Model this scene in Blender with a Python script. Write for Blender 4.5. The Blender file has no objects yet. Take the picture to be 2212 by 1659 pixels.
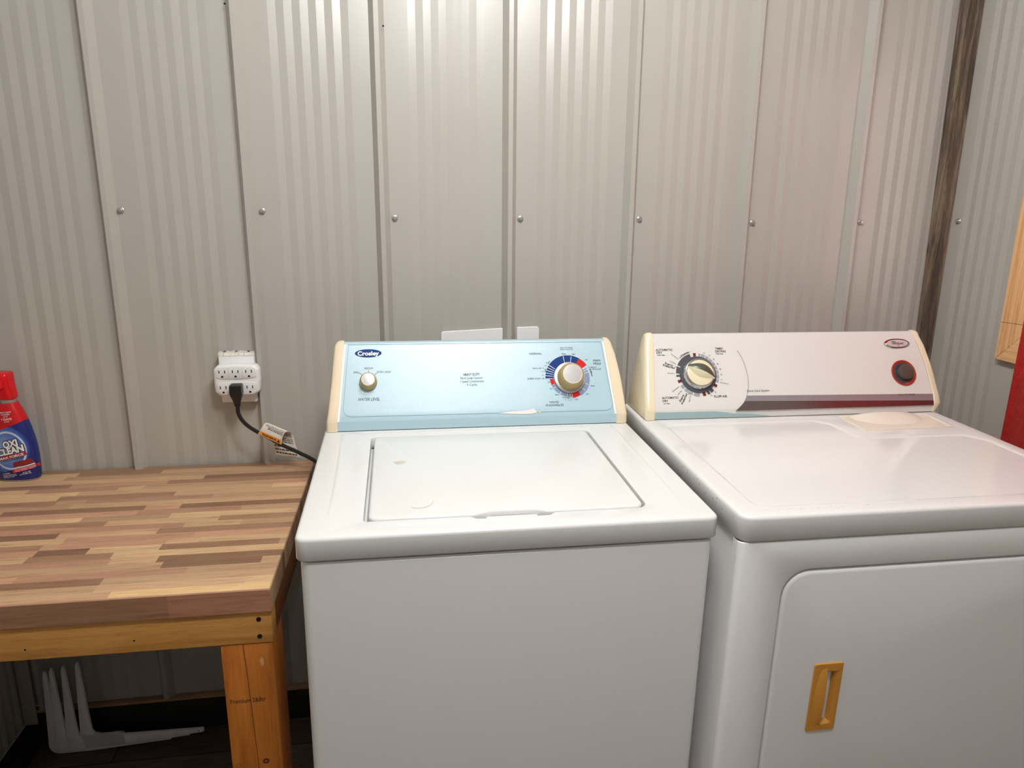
import bpy, bmesh, math, random
from mathutils import Matrix, Vector
random.seed(7)
S = bpy.context.scene
COL = S.collection

# ------------------------------------------------------------------ camera, world, exposure
cam_d = bpy.data.cameras.new('camera')
cam = bpy.data.objects.new('camera', cam_d)
COL.objects.link(cam)
S.camera = cam
YAW, PITCH, ROLL, F_PX = 0.155252, -0.244925, 0.008261, 1555.635
fw = Vector((math.sin(YAW)*math.cos(PITCH), math.cos(YAW)*math.cos(PITCH), math.sin(PITCH)))
ri = Vector((math.cos(YAW), -math.sin(YAW), 0))
up = ri.cross(fw)
ri2 = math.cos(ROLL)*ri + math.sin(ROLL)*up
up2 = -math.sin(ROLL)*ri + math.cos(ROLL)*up
cam.matrix_world = Matrix(((ri2.x, up2.x, -fw.x, 0.758576), (ri2.y, up2.y, -fw.y, -1.793548),
                           (ri2.z, up2.z, -fw.z, 1.382333), (0, 0, 0, 1)))
cam_d.sensor_fit = 'HORIZONTAL'
cam_d.sensor_width = 36.0
cam_d.lens = F_PX/2212*36.0
cam_d.clip_start = 0.02
W = bpy.data.worlds.new('world')
S.world = W
W.use_nodes = True
W.node_tree.nodes['Background'].inputs[0].default_value = (0.9, 0.95, 1.0, 1)
W.node_tree.nodes['Background'].inputs[1].default_value = 0.02
S.view_settings.view_transform = 'Standard'
S.view_settings.look = 'None'
S.view_settings.gamma = 1.0
S.view_settings.use_curve_mapping = False
S.view_settings.exposure = -0.08
LAMP_POWER = 23.0
LAMP_POS = (1.02, -0.87, 2.16)
FAR_LAMP_POWER = 38.0
FAR_LAMP_POS = (0.96, -1.42, 2.25)
DAYLIGHT = 5.0

# ------------------------------------------------------------------ materials
def lin(c):
    c = c/255.0
    return c/12.92 if c <= 0.04045 else ((c+0.055)/1.055)**2.4
def rgb(r, g, b): return (lin(r), lin(g), lin(b), 1)
MATS = {}
class NT:
    def __init__(s, m):
        s.t = m.node_tree; s.n = s.t.nodes; s.l = s.t.links
        s.b = s.n['Principled BSDF']
    def new(s, kind, **kw):
        n = s.n.new(kind)
        for k, v in kw.items(): setattr(n, k, v)
        return n
    def link(s, a, b): s.l.new(a, b)
    def coord(s, kind='Object', scale=(1, 1, 1), rot=(0, 0, 0)):
        tc = s.new('ShaderNodeTexCoord'); mp = s.new('ShaderNodeMapping')
        mp.inputs['Scale'].default_value = scale; mp.inputs['Rotation'].default_value = rot
        s.link(tc.outputs[kind], mp.inputs[0])
        return mp.outputs[0]
    def noise(s, vec, scale, detail=3, rough=0.55, dist=0.0):
        n = s.new('ShaderNodeTexNoise')
        n.inputs['Scale'].default_value = scale; n.inputs['Detail'].default_value = detail
        n.inputs['Roughness'].default_value = rough; n.inputs['Distortion'].default_value = dist
        s.link(vec, n.inputs['Vector'])
        return n.outputs['Fac']
    def ramp(s, fac, stops, interp='LINEAR'):
        r = s.new('ShaderNodeValToRGB'); r.color_ramp.interpolation = interp
        e = r.color_ramp.elements
        while len(e) < len(stops): e.new(0.5)
        for i, (p, c) in enumerate(stops): e[i].position = p; e[i].color = c
        s.link(fac, r.inputs[0])
        return r.outputs[0]
    def math(s, op, a, b=None, c=None, clamp=False):
        n = s.new('ShaderNodeMath', operation=op); n.use_clamp = clamp
        for i, v in enumerate((a, b, c)):
            if v is None: continue
            if isinstance(v, (int, float)): n.inputs[i].default_value = v
            else: s.link(v, n.inputs[i])
        return n.outputs[0]
    def mix(s, fac, a, b, blend='MIX'):
        n = s.new('ShaderNodeMix', data_type='RGBA', blend_type=blend)
        for i, v in ((0, fac), (6, a), (7, b)):
            if isinstance(v, (int, float)): n.inputs[i].default_value = v
            elif isinstance(v, tuple): n.inputs[i].default_value = v
            else: s.link(v, n.inputs[i])
        return n.outputs[2]
    def bump(s, h, strength=0.2, dist=0.001):
        n = s.new('ShaderNodeBump'); n.inputs['Strength'].default_value = strength
        n.inputs['Distance'].default_value = dist
        s.link(h, n.inputs['Height']); s.link(n.outputs[0], s.b.inputs['Normal'])
def mat(name, col, rough=0.4, metal=0.0, spec=0.5, coat=0.0, grain=None, speck=None, trans=0.0):
    """plain coloured surface; grain=(scale, strength, distance) adds orange-peel bump; speck=(scale, threshold, colour) adds dirt flecks"""
    if name in MATS: return MATS[name]
    m = bpy.data.materials.new(name); m.use_nodes = True
    N = NT(m); b = N.b
    b.inputs['Base Color'].default_value = rgb(*col)
    b.inputs['Roughness'].default_value = rough
    b.inputs['Metallic'].default_value = metal
    b.inputs['Specular IOR Level'].default_value = spec
    b.inputs['Coat Weight'].default_value = coat
    b.inputs['Coat Roughness'].default_value = 0.08
    b.inputs['Transmission Weight'].default_value = trans
    if grain or speck: v = N.coord()
    if grain: N.bump(N.noise(v, grain[0], 2), grain[1], grain[2])
    if speck:
        f = N.noise(v, speck[0], 2, 0.5)
        k = N.ramp(f, [(speck[1], (0, 0, 0, 1)), (speck[1]+0.03, (1, 1, 1, 1))])
        N.link(N.mix(k, rgb(*col), rgb(*speck[2])), b.inputs['Base Color'])
    MATS[name] = m
    return m
def wood(name, dark, mid, light, scale=(1, 14, 14), rough=0.5, knots=True, big=6.0):
    if name in MATS: return MATS[name]
    m = bpy.data.materials.new(name); m.use_nodes = True
    N = NT(m)
    v = N.coord('Object', scale)
    n1 = N.noise(v, big, 5, 0.6, 0.6)
    n2 = N.noise(v, big*9, 4, 0.6, 0.2)
    f = N.math('ADD', N.math('MULTIPLY', n1, 0.7), N.math('MULTIPLY', n2, 0.3))
    c = N.ramp(f, [(0.3, rgb(*dark)), (0.5, rgb(*mid)), (0.72, rgb(*light))])
    N.link(c, N.b.inputs['Base Color'])
    N.b.inputs['Roughness'].default_value = rough
    N.bump(n2, 0.25, 0.0015)
    MATS[name] = m
    return m

def steel_wall_mat():
    m = bpy.data.materials.new('painted_steel'); m.use_nodes = True
    N = NT(m); v = N.coord()
    big = N.noise(v, 3.0, 3)
    N.link(N.mix(big, rgb(173, 169, 160), rgb(182, 178, 169)), N.b.inputs['Base Color'])
    N.b.inputs['Roughness'].default_value = 0.30
    N.b.inputs['Specular IOR Level'].default_value = 0.6
    N.bump(N.noise(v, 900, 2), 0.06, 0.0004)
    return m
WALL = steel_wall_mat()
WHITE = mat('white_enamel', (226, 226, 224), 0.16, spec=0.5, grain=(260, 0.03, 0.0006))
WHITE_BODY = mat('white_cabinet_enamel', (243, 242, 241), 0.30, grain=(420, 0.06, 0.0006))
DRYER_WHITE = mat('dryer_white_enamel', (227, 226, 224), 0.10, spec=0.55, grain=(200, 0.02, 0.0006))
BLUE = mat('pale_blue_panel', (176, 206, 217), 0.17, spec=0.75, grain=(1100, 0.5, 0.0005))
CREAM = mat('cream_plastic', (236, 219, 190), 0.28)
CREAM2 = mat('bisque_plastic', (233, 222, 192), 0.22)
FACE_W = mat('white_console_face', (224, 222, 217), 0.22, grain=(1400, 0.08, 0.0003))
INK = mat('dark_ink', (36, 46, 54), 0.5, spec=0.2)
INK2 = mat('black_ink', (38, 38, 40), 0.5)
FINE = mat('grey_blue_line', (112, 146, 160), 0.5)
NAVY = mat('navy_print', (20, 58, 124), 0.5, spec=0.15)
RED_P = mat('red_print', (205, 36, 38), 0.5, spec=0.15)
SLATE = mat('slate_print', (125, 142, 172), 0.4)
DARKSEG = mat('dark_grey_print', (84, 80, 84), 0.4)
MAROON = mat('maroon_print', (112, 36, 44), 0.4)
GREYSEG = mat('grey_print', (160, 160, 168), 0.4)
WHITE_P = mat('white_print', (240, 240, 240), 0.4)
BLACK = mat('black_gap', (12, 12, 12), 0.8)
BLACK_P = mat('black_plastic', (24, 24, 25), 0.35)
GOLD = mat('tan_gold_plastic', (176, 155, 96), 0.3)
CHROME = mat('brushed_chrome', (200, 200, 202), 0.22, metal=1.0)
STEEL = mat('zinc_screw', (190, 188, 184), 0.35, metal=0.8)
WPLAS = mat('white_plastic', (238, 237, 236), 0.3)

# ------------------------------------------------------------------ mesh helpers
def finish(me, angle=35):
    for p in me.polygons: p.use_smooth = True
    me.set_sharp_from_angle(angle=math.radians(angle))
def obj(name, bm, m, parent=None, angle=35, recalc=True, dedupe=True):
    if dedupe: bmesh.ops.remove_doubles(bm, verts=bm.verts, dist=1e-6)
    if recalc: bmesh.ops.recalc_face_normals(bm, faces=bm.faces)
    me = bpy.data.meshes.new(name); bm.to_mesh(me); bm.free()
    finish(me, angle)
    for x in (m if isinstance(m, (list, tuple)) else [m]): me.materials.append(x)
    o = bpy.data.objects.new(name, me); COL.objects.link(o)
    if parent: o.parent = parent
    return o
def tag(o, label=None, cat=None, group=None, kind=None):
    if label: o['label'] = label
    if cat: o['category'] = cat
    if group: o['group'] = group
    if kind: o['kind'] = kind
    return o
def empty(name, label, cat, M=None, group=None):
    o = bpy.data.objects.new(name, None); COL.objects.link(o)
    o.empty_display_size = 0.05
    if M is not None: o.matrix_world = M
    return tag(o, label, cat, group)
def face(bm, pts, mi=0):
    f = bm.faces.new([bm.verts.new(p) for p in pts]); f.material_index = mi
    return f
def box(bm, x0, x1, y0, y1, z0, z1, bev=0.0, seg=2, mi=0):
    r = bmesh.ops.create_cube(bm, size=1.0)
    vs = r['verts']
    for v in vs:
        v.co = Vector((x0+(v.co.x+0.5)*(x1-x0), y0+(v.co.y+0.5)*(y1-y0), z0+(v.co.z+0.5)*(z1-z0)))
    fs = {f for v in vs for f in v.link_faces}
    for f in fs: f.material_index = mi
    if bev > 0:
        es = {e for v in vs for e in v.link_edges}
        bmesh.ops.bevel(bm, geom=list(es), offset=bev, segments=seg, profile=0.5, affect='EDGES')
def loft(bm, rings, cap0=True, cap1=True, closed=True, mi=0):
    vr = [[bm.verts.new(p) for p in r] for r in rings]
    n = len(rings[0])
    for a, b in zip(vr, vr[1:]):
        for i in range(n if closed else n-1):
            j = (i+1) % n
            f = bm.faces.new((a[i], a[j], b[j], b[i])); f.material_index = mi
    if cap0: f = bm.faces.new(list(reversed(vr[0]))); f.material_index = mi
    if cap1: f = bm.faces.new(vr[-1]); f.material_index = mi
    return vr
def lathe(bm, prof, fr, n=48, cap0=True, cap1=True, mi=0):
    """prof: list of (radius, height); fr(x, y, h) -> point"""
    rings = [[fr(r*math.cos(2*math.pi*k/n), r*math.sin(2*math.pi*k/n), h) for k in range(n)] for r, h in prof]
    loft(bm, rings, cap0, cap1, mi=mi)
def tube(bm, pts, rad, n=10, flat=1.0, ref=Vector((0, 0, 1)), caps=True, mi=0):
    pts = [Vector(p) for p in pts]; rings = []
    for i, p in enumerate(pts):
        t = (pts[min(i+1, len(pts)-1)]-pts[max(i-1, 0)]).normalized()
        a = t.cross(ref)
        if a.length < 1e-4: a = t.cross(Vector((1, 0, 0)))
        a.normalize(); b = t.cross(a).normalized()
        r = rad[i] if isinstance(rad, (list, tuple)) else rad
        rings.append([p+a*(r*math.cos(2*math.pi*k/n))+b*(r*flat*math.sin(2*math.pi*k/n)) for k in range(n)])
    loft(bm, rings, caps, caps, mi=mi)
def smooth_path(pts, n=8):
    P = [Vector(p) for p in pts]; out = []
    for i in range(len(P)-1):
        p0 = P[max(i-1, 0)]; p1 = P[i]; p2 = P[i+1]; p3 = P[min(i+2, len(P)-1)]
        for k in range(n):
            t = k/n
            out.append(0.5*((2*p1)+(-p0+p2)*t+(2*p0-5*p1+4*p2-p3)*t*t+(-p0+3*p1-3*p2+p3)*t**3))
    out.append(P[-1])
    return out
def round_poly(pts, rad, seg=6):
    """2D polygon with rounded corners; rad number or list"""
    out = []; n = len(pts)
    for i in range(n):
        p = Vector(pts[i]); a = Vector(pts[i-1])-p; b = Vector(pts[(i+1) % n])-p
        r = rad[i] if isinstance(rad, (list, tuple)) else rad
        if r <= 0: out.append(tuple(p)); continue
        la, lb = a.length, b.length; a.normalize(); b.normalize()
        ang = math.acos(max(-1, min(1, a.dot(b))))
        d = min(r/math.tan(ang/2), la*0.49, lb*0.49)
        r2 = d*math.tan(ang/2)
        bis = (a+b).normalized(); c = p+bis*(r2/math.sin(ang/2))
        s = p+a*d-c; e = p+b*d-c
        a0 = math.atan2(s.y, s.x); a1 = math.atan2(e.y, e.x); da = a1-a0
        while da > math.pi: da -= 2*math.pi
        while da < -math.pi: da += 2*math.pi
        for k in range(seg+1):
            t = a0+da*k/seg
            out.append((c.x+r2*math.cos(t), c.y+r2*math.sin(t)))
    return out
def offset(pts, d):
    """move a closed 2D loop inwards by d (loop direction detected)"""
    n = len(pts); A = sum(pts[i][0]*pts[(i+1) % n][1]-pts[(i+1) % n][0]*pts[i][1] for i in range(n))
    s = 1 if A > 0 else -1; out = []
    for i in range(n):
        p0 = Vector(pts[i-1]); p1 = Vector(pts[i]); p2 = Vector(pts[(i+1) % n])
        e0 = (p1-p0); e1 = (p2-p1)
        if e0.length < 1e-9: e0 = e1
        if e1.length < 1e-9: e1 = e0
        n0 = Vector((-e0.y, e0.x)).normalized(); n1 = Vector((-e1.y, e1.x)).normalized()
        m = (n0+n1); k = m.length
        m = m/k if k > 1e-6 else n0
        c = max(0.35, m.dot(n0))
        q = p1+m*(s*d/c)
        out.append((q.x, q.y))
    return out
def fill_between(bm, loops, fr, mi=0):
    """triangulated flat fill of the first loop minus the other loops; fr maps (x, y) -> 3D"""
    es = []; vs = []
    for lp in loops:
        v = [bm.verts.new(fr(*p)) for p in lp]; vs.append(v)
        for i in range(len(v)): es.append(bm.edges.new((v[i], v[(i+1) % len(v)])))
    r = bmesh.ops.triangle_fill(bm, use_beauty=True, use_dissolve=False, edges=es)
    for g in r['geom']:
        if isinstance(g, bmesh.types.BMFace): g.material_index = mi
    return vs
def ring_faces(bm, la, lb, mi=0):
    n = len(la); va = [bm.verts.new(p) for p in la]; vb = [bm.verts.new(p) for p in lb]
    for i in range(n):
        f = bm.faces.new((va[i], va[(i+1) % n], vb[(i+1) % n], vb[i])); f.material_index = mi
def ellipse(cx, cy, rx, ry, n=40, rot=0):
    c, s = math.cos(rot), math.sin(rot)
    return [(cx+rx*math.cos(2*math.pi*k/n)*c-ry*math.sin(2*math.pi*k/n)*s, cy+rx*math.cos(2*math.pi*k/n)*s+ry*math.sin(2*math.pi*k/n)*c) for k in range(n)]
# lettering -> flat mesh geometry
_cache = {}
def text_geo(txt, bold=0, italic=0, spacing=1.0):
    key = (txt, bold, italic, spacing)
    if key in _cache: return _cache[key]
    cu = bpy.data.curves.new('t', 'FONT'); cu.body = txt; cu.size = 1.0
    cu.align_x = 'CENTER'; cu.offset = 0.022*bold; cu.shear = 0.25*italic; cu.space_character = spacing
    cu.resolution_u = 3
    o = bpy.data.objects.new('t', cu); COL.objects.link(o)
    dg = bpy.context.evaluated_depsgraph_get()
    me = bpy.data.meshes.new_from_object(o.evaluated_get(dg))
    vs = [(v.co.x, v.co.y) for v in me.vertices]; fs = [tuple(p.vertices) for p in me.polygons]
    bpy.data.objects.remove(o); bpy.data.curves.remove(cu); bpy.data.meshes.remove(me)
    _cache[key] = (vs, fs)
    return vs, fs
CAPH = max(v[1] for v in text_geo('H')[0])
def put_text(bm, txt, x, y, h, fr, rot=0, bold=0, italic=0, width=None, spacing=1.0, mi=0, center=True):
    vs, fs = text_geo(txt, bold, italic, spacing)
    if not vs: return
    s = h/CAPH; sx = s
    w = max(v[0] for v in vs)-min(v[0] for v in vs)
    cx = (max(v[0] for v in vs)+min(v[0] for v in vs))/2
    if width: sx = width/w
    c, sn = math.cos(math.radians(rot)), math.sin(math.radians(rot))
    out = []
    for a, b in vs:
        a = (a-cx)*sx; b = (b-CAPH/2)*s
        out.append(bm.verts.new(fr(x+a*c-b*sn, y+a*sn+b*c)))
    for f in fs:
        try:
            g = bm.faces.new([out[i] for i in f]); g.material_index = mi
        except ValueError: pass
def decal(bm, pts, fr, mi=0):
    face(bm, [fr(*p) for p in pts], mi)
def stroke(bm, pts, w, fr, closed=False, mi=0):
    n = len(pts); L = []; R_ = []
    for i in range(n):
        a = Vector(pts[(i-1) % n] if (closed or i > 0) else pts[0]); b = Vector(pts[(i+1) % n] if (closed or i < n-1) else pts[-1])
        t = (b-a).normalized(); q = Vector((-t.y, t.x))*w/2; p = Vector(pts[i])
        L.append(fr(*(p+q))); R_.append(fr(*(p-q)))
    for i in range(n if closed else n-1):
        j = (i+1) % n
        face(bm, [L[i], R_[i], R_[j], L[j]], mi)
def sector(bm, cx, cy, r0, r1, a0, a1, fr, mi=0, asp=1.0):
    """ring segment; angles clockwise from straight up, degrees"""
    n = max(2, int(abs(a1-a0)/4)); P = []
    for k in range(n+1):
        a = math.radians(a0+(a1-a0)*k/n); P.append((math.sin(a), math.cos(a)))
    for k in range(n):
        (s0, c0), (s1, c1) = P[k], P[k+1]
        face(bm, [fr(cx+r0*s0, cy+r0*c0*asp), fr(cx+r1*s0, cy+r1*c0*asp), fr(cx+r1*s1, cy+r1*c1*asp), fr(cx+r0*s1, cy+r0*c1*asp)], mi)

# ------------------------------------------------------------------ room shell
XL, XR, YF, ZC = -0.235, 2.222, -3.0, 2.36
RIB, PITCHX = 0.1138, 0.3048
def panel_profile(x0, x1, first, nzig=5, skip=()):
    """points (x, depth toward the room) of a ribbed steel sheet with fine zigzag striations between the ribs"""
    P = []
    k0 = math.floor((x0-first)/PITCHX)-1
    k = k0
    while first+PITCHX*k < x1+PITCHX:
        c = first+PITCHX*k
        if k not in skip: P += [(c-0.0172, -0.0018), (c-0.0053, 0.0212), (c+0.0053, 0.0212), (c+0.0172, -0.0018)]
        z0 = c+0.070; step = 0.0174; d = 0.0022
        for i in range(nzig*2):
            P.append((z0+step*i, -d if i % 2 else 0.0))
        P.append((z0+step*nzig*2, 0.0))
        k += 1
    return [p for p in P if x0-0.0001 <= p[0] <= x1+0.0001]
def wall_sheet(name, fr, x0, x1, first, z0, z1, parent=None, skip=()):
    P = [(x0, 0)]+panel_profile(x0, x1, first, 5, skip)+[(x1, 0)]
    bm = bmesh.new()
    front = [[fr(x, d, z) for x, d in P] for z in (z0, z1)]
    back = [[fr(x, -0.03, z) for x, d in P] for z in (z0, z1)]
    n = len(P)
    A = [[bm.verts.new(p) for p in r] for r in front]; B = [[bm.verts.new(p) for p in r] for r in back]
    for i in range(n-1):
        bm.faces.new((A[0][i], A[0][i+1], A[1][i+1], A[1][i]))
        bm.faces.new((B[0][i+1], B[0][i], B[1][i], B[1][i+1]))
        bm.faces.new((A[1][i], A[1][i+1], B[1][i+1], B[1][i]))
        bm.faces.new((A[0][i+1], A[0][i], B[0][i], B[0][i+1]))
    bm.faces.new((A[0][0], A[1][0], B[1][0], B[0][0])); bm.faces.new((A[0][-1], B[0][-1], B[1][-1], A[1][-1]))
    o = obj(name, bm, WALL, parent, angle=1)
    return tag(o, kind='structure')
wb = wall_sheet('wall_back', lambda x, d, z: (x, -d, z), XL-0.03, XR+0.03, RIB, 0.0985, ZC)
wl = wall_sheet('wall_left', lambda x, d, z: (XL+d, x, z), YF, -0.0, -0.21, 0.0605, ZC)
wr = wall_sheet('wall_right', lambda x, d, z: (XR-d, x, z), YF, -0.0, -0.3048, 0.0, ZC, None, (0, 1))
bm = bmesh.new(); box(bm, XL-0.03, XR+0.03, YF-0.04, YF, 0, ZC)
tag(obj('wall_front', bm, mat('front_wall_paint', (186, 186, 186), 0.6)), kind='structure')
bm = bmesh.new(); box(bm, XL-0.03, XR+0.03, YF-0.04, 0.03, ZC, ZC+0.04)
tag(obj('ceiling', bm, mat('ceiling_board', (205, 200, 192), 0.7)), kind='structure')
def floor_mat():
    m = bpy.data.materials.new('dark_plank_floor'); m.use_nodes = True
    N = NT(m); v = N.coord('Object', (1, 1, 1))
    br = N.new('ShaderNodeTexBrick'); br.offset = 0.37
    br.inputs['Color1'].default_value = rgb(120, 104, 92); br.inputs['Color2'].default_value = rgb(142, 124, 110)
    br.inputs['Mortar'].default_value = rgb(30, 26, 23); br.inputs['Scale'].default_value = 1.0
    br.inputs['Mortar Size'].default_value = 0.0015; br.inputs['Brick Width'].default_value = 0.9; br.inputs['Row Height'].default_value = 0.12
    N.link(v, br.inputs['Vector'])
    g = N.noise(N.coord('Object', (2, 30, 1)), 6, 5, 0.6, 0.4)
    N.link(N.mix(0.7, br.outputs['Color'], N.ramp(g, [(0.3, rgb(90, 80, 72)), (0.7, rgb(225, 212, 200))]), 'MULTIPLY'), N.b.inputs['Base Color'])
    N.b.inputs['Roughness'].default_value = 0.5
    return m
bm = bmesh.new(); box(bm, XL-0.03, XR+0.03, YF-0.04, 0.03, -0.05, 0.0)
tag(obj('floor', bm, floor_mat()), kind='structure')
# stained base beams and the pale sill that the steel sheets stand on
BEAM = wood('black_stained_beam', (16, 13, 12), (26, 22, 20), (44, 38, 33), (1, 14, 14), 0.75)
SILL = wood('raw_sill', (150, 118, 84), (176, 142, 104), (196, 164, 126), (1, 10, 10), 0.7)
bm = bmesh.new(); box(bm, XL+0.001, XR-0.001, -0.021, -0.0005, 0.0005, 0.090, 0.002)
tag(obj('baseboard_back', bm, BEAM), kind='structure')
bm = bmesh.new(); box(bm, XL+0.001, XR-0.001, -0.0205, -0.0005, 0.0905, 0.098, 0.001)
tag(obj('trim_1', bm, SILL), kind='structure')
bm = bmesh.new(); box(bm, XL+0.0005, XL+0.034, YF+0.01, -0.0225, 0.0005, 0.060, 0.002)
tag(obj('baseboard_left', bm, BEAM), kind='structure')
bm = bmesh.new(); box(bm, XL+0.001, XL+0.033, -0.028, -0.0225, 0.062, 0.74, 0.002)
tag(obj('trim_2', bm, mat('corner_trim_steel', (168, 160, 150), 0.4)), kind='structure')
# screws of the back wall (driven into it: parts of the wall)
def screw_bm(x, z, y=-0.0002):
    bm = bmesh.new()
    fr = lambda a, b, h: (x+a, y-h, z+b)
    lathe(bm, [(0.0072, 0.0), (0.0074, 0.0008), (0.0062, 0.0016), (0.0062, 0.0022), (0.0052, 0.0026)], fr, 24, True, True)
    lathe(bm, [(0.0042, 0.0024), (0.0042, 0.0068), (0.0036, 0.0076)], fr, 6, False, True)
    return bm
SCX = [(0.1392, 1.3617), (0.4471, 1.3617), (0.7519, 1.3475), (1.0567, 1.3475), (1.3615, 1.3475), (1.6663, 1.340), (1.9711, 1.343)]
for x, z in SCX: obj('hex_screw', screw_bm(x, z), STEEL, wb)
bm = bmesh.new()
lathe(bm, [(0.0072, 0.0), (0.0074, 0.0008), (0.0060, 0.0022)], lambda a, b, h: (XR-0.0003-h, -0.048+a, 1.3475+b), 20)
lathe(bm, [(0.0042, 0.002), (0.0042, 0.0068), (0.0036, 0.0076)], lambda a, b, h: (XR-0.0003-h, -0.048+a, 1.3475+b), 6)
obj('hex_screw', bm, STEEL, wr)
# dark nail holes
for x, z in ((0.4045, 1.795), (0.739, 1.765)):
    bm = bmesh.new(); lathe(bm, [(0.0022, 0), (0.0016, 0.0008)], lambda a, b, h: (x+a, -0.0192-h, z+b), 12)
    obj('screw_hole', bm, BLACK, wb)
# stained post standing in the corner
def post_mat():
    m = bpy.data.materials.new('weathered_dark_wood'); m.use_nodes = True
    N = NT(m); v = N.coord('Object', (16, 16, 1))
    n1 = N.noise(v, 4, 6, 0.65, 0.8); n2 = N.noise(v, 40, 4)
    kn = N.new('ShaderNodeTexVoronoi'); kn.inputs['Scale'].default_value = 1.0
    N.link(N.coord('Object', (26, 26, 7)), kn.inputs['Vector'])
    k = N.ramp(kn.outputs['Distance'], [(0.05, (0.12, 0.12, 0.12, 1)), (0.2, (1, 1, 1, 1))])
    c = N.ramp(N.math('ADD', N.math('MULTIPLY', n1, 0.75), N.math('MULTIPLY', n2, 0.25)), [(0.32, rgb(34, 26, 21)), (0.48, rgb(96, 80, 66)), (0.72, rgb(160, 140, 118))])
    N.link(N.mix(1.0, c, k, 'MULTIPLY'), N.b.inputs['Base Color'])
    N.b.inputs['Roughness'].default_value = 0.75
    N.bump(n1, 0.5, 0.003)
    return m
bm = bmesh.new()
pr = []
for i in range(25):
    z = ZC*i/24-0.0; dx = -0.0115*(z-1.4)*1.15
    j = 0.0012*math.sin(i*2.3)
    pr.append([(2.176+dx, -0.0005, z), (2.176+dx, -0.016+j, z), (2.179+dx+j, -0.0215, z), (2.2205, -0.0225, z), (2.2205, -0.0005, z)])
loft(bm, pr)
tag(obj('trim_3', bm, post_mat(), angle=40), kind='structure')

# window in the right wall, mostly out of frame behind the red curtain
PINE = wood('raw_pine', (190, 128, 76), (228, 180, 126), (242, 208, 164), (44, 44, 1.3), 0.55, big=2.4)
PINE_H = wood('raw_pine_crosswise', (190, 128, 76), (228, 180, 126), (242, 208, 164), (44, 1.3, 44), 0.55, big=2.4)
yo, yi, zo, zi, zt, yo2 = -0.2575, -0.347, 1.0215, 1.111, 1.80, -0.99
win = empty('window_1', None, None, Matrix.Translation((XR, (yo+yo2)/2, (zo+zt)/2)))
tag(win, kind='structure')
WM = win.matrix_world.inverted()
def casing(pts, m):
    bm = bmesh.new()
    rings = [[(WM @ Vector((x, y, z))) for y, z in pts] for x in (XR-0.0005, XR-0.0185, XR-0.020)]
    rings[2] = [WM @ Vector((XR-0.020, y, z)) for y, z in offset(pts, 0.0015)]
    loft(bm, rings)
    return obj('casing', bm, m, win)
zto = zt+0.0895; yi2 = yo2+0.0895
casing([(yo, zo), (yo, zto), (yi, zt), (yi, zi)], PINE)
casing([(yo2, zo), (yo2, zto), (yi2, zt), (yi2, zi)], PINE)
casing([(yo-0.0006, zo), (yo2+0.0006, zo), (yi2, zi-0.0006), (yi, zi-0.0006)], PINE_H)
casing([(yo-0.0006, zto), (yo2+0.0006, zto), (yi2, zt+0.0006), (yi, zt+0.0006)], PINE_H)
bm = bmesh.new()
for a, b in (((yo-0.001, 1.1135), (yi, 1.1175)),):
    stroke(bm, [a, b], 0.0009, lambda y, z: WM @ Vector((XR-0.0203, y, z)))
obj('pencil_mark', bm, INK2, win)
dm = bpy.data.materials.new('daylight_pane'); dm.use_nodes = True
dm.node_tree.nodes['Principled BSDF'].inputs['Emission Color'].default_value = (0.92, 0.96, 1.0, 1)
dm.node_tree.nodes['Principled BSDF'].inputs['Emission Strength'].default_value = DAYLIGHT
bm = bmesh.new()
box(bm, XR-0.006-XR, XR-0.001-XR, yi2-0.001-win.location.y, yi+0.001-win.location.y, zi-win.location.z, zt-win.location.z)
obj('window_pane', bm, dm, win)

# red curtain in front of the window
def curtain_mat():
    m = bpy.data.materials.new('red_terry_cloth'); m.use_nodes = True
    N = NT(m); v = N.coord()
    n = N.noise(v, 420, 3, 0.7); n2 = N.noise(v, 60, 3)
    N.link(N.ramp(N.math('ADD', N.math('MULTIPLY', n, 0.7), N.math('MULTIPLY', n2, 0.3)), [(0.3, rgb(176, 26, 24)), (0.55, rgb(222, 54, 46)), (0.8, rgb(240, 112, 98))]), N.b.inputs['Base Color'])
    N.b.inputs['Roughness'].default_value = 0.95
    N.b.inputs['Sheen Weight'].default_value = 0.4
    N.b.inputs['Sheen Tint'].default_value = rgb(255, 120, 110)
    N.bump(n, 0.9, 0.004)
    tr = N.new('ShaderNodeBsdfTranslucent'); tr.inputs[0].default_value = rgb(225, 40, 34)
    ms = N.new('ShaderNodeMixShader'); ms.inputs[0].default_value = 0.35
    out = N.n['Material Output']
    N.link(N.b.outputs[0], ms.inputs[1]); N.link(tr.outputs[0], ms.inputs[2]); N.link(ms.outputs[0], out.inputs['Surface'])
    return m
bm = bmesh.new()
ny, nz = 90, 30; g = []
for i in range(ny+1):
    t = i/ny; row = []
    for k in range(nz+1):
        z = 0.62+(2.02-0.62)*k/nz
        y = -0.368-0.60*t+0.014*(1-k/nz)
        x = 2.166+0.014*math.sin(t*34+0.6)+0.006*math.sin(t*71)-0.012*(1-k/nz)
        row.append(bm.verts.new((x, y, z)))
    g.append(row)
for i in range(ny):
    for k in range(nz): bm.faces.new((g[i][k], g[i+1][k], g[i+1][k+1], g[i][k+1]))
cu = obj('curtain', bm, curtain_mat(), recalc=True, angle=60)
md = cu.modifiers.new('thick', 'SOLIDIFY'); md.thickness = 0.004
tag(cu, 'red terry cloth curtain hanging beside the dryer over the pine window casing', 'curtain')
cu.name = 'window_curtain'
rod = bmesh.new(); tube(rod, [(2.166, -0.27, 2.062), (2.166, -1.05, 2.062)], 0.008)
ro = obj('curtain_rod', rod, STEEL); tag(ro, 'metal rod carrying the red curtain above the window', 'curtain rod')

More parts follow.
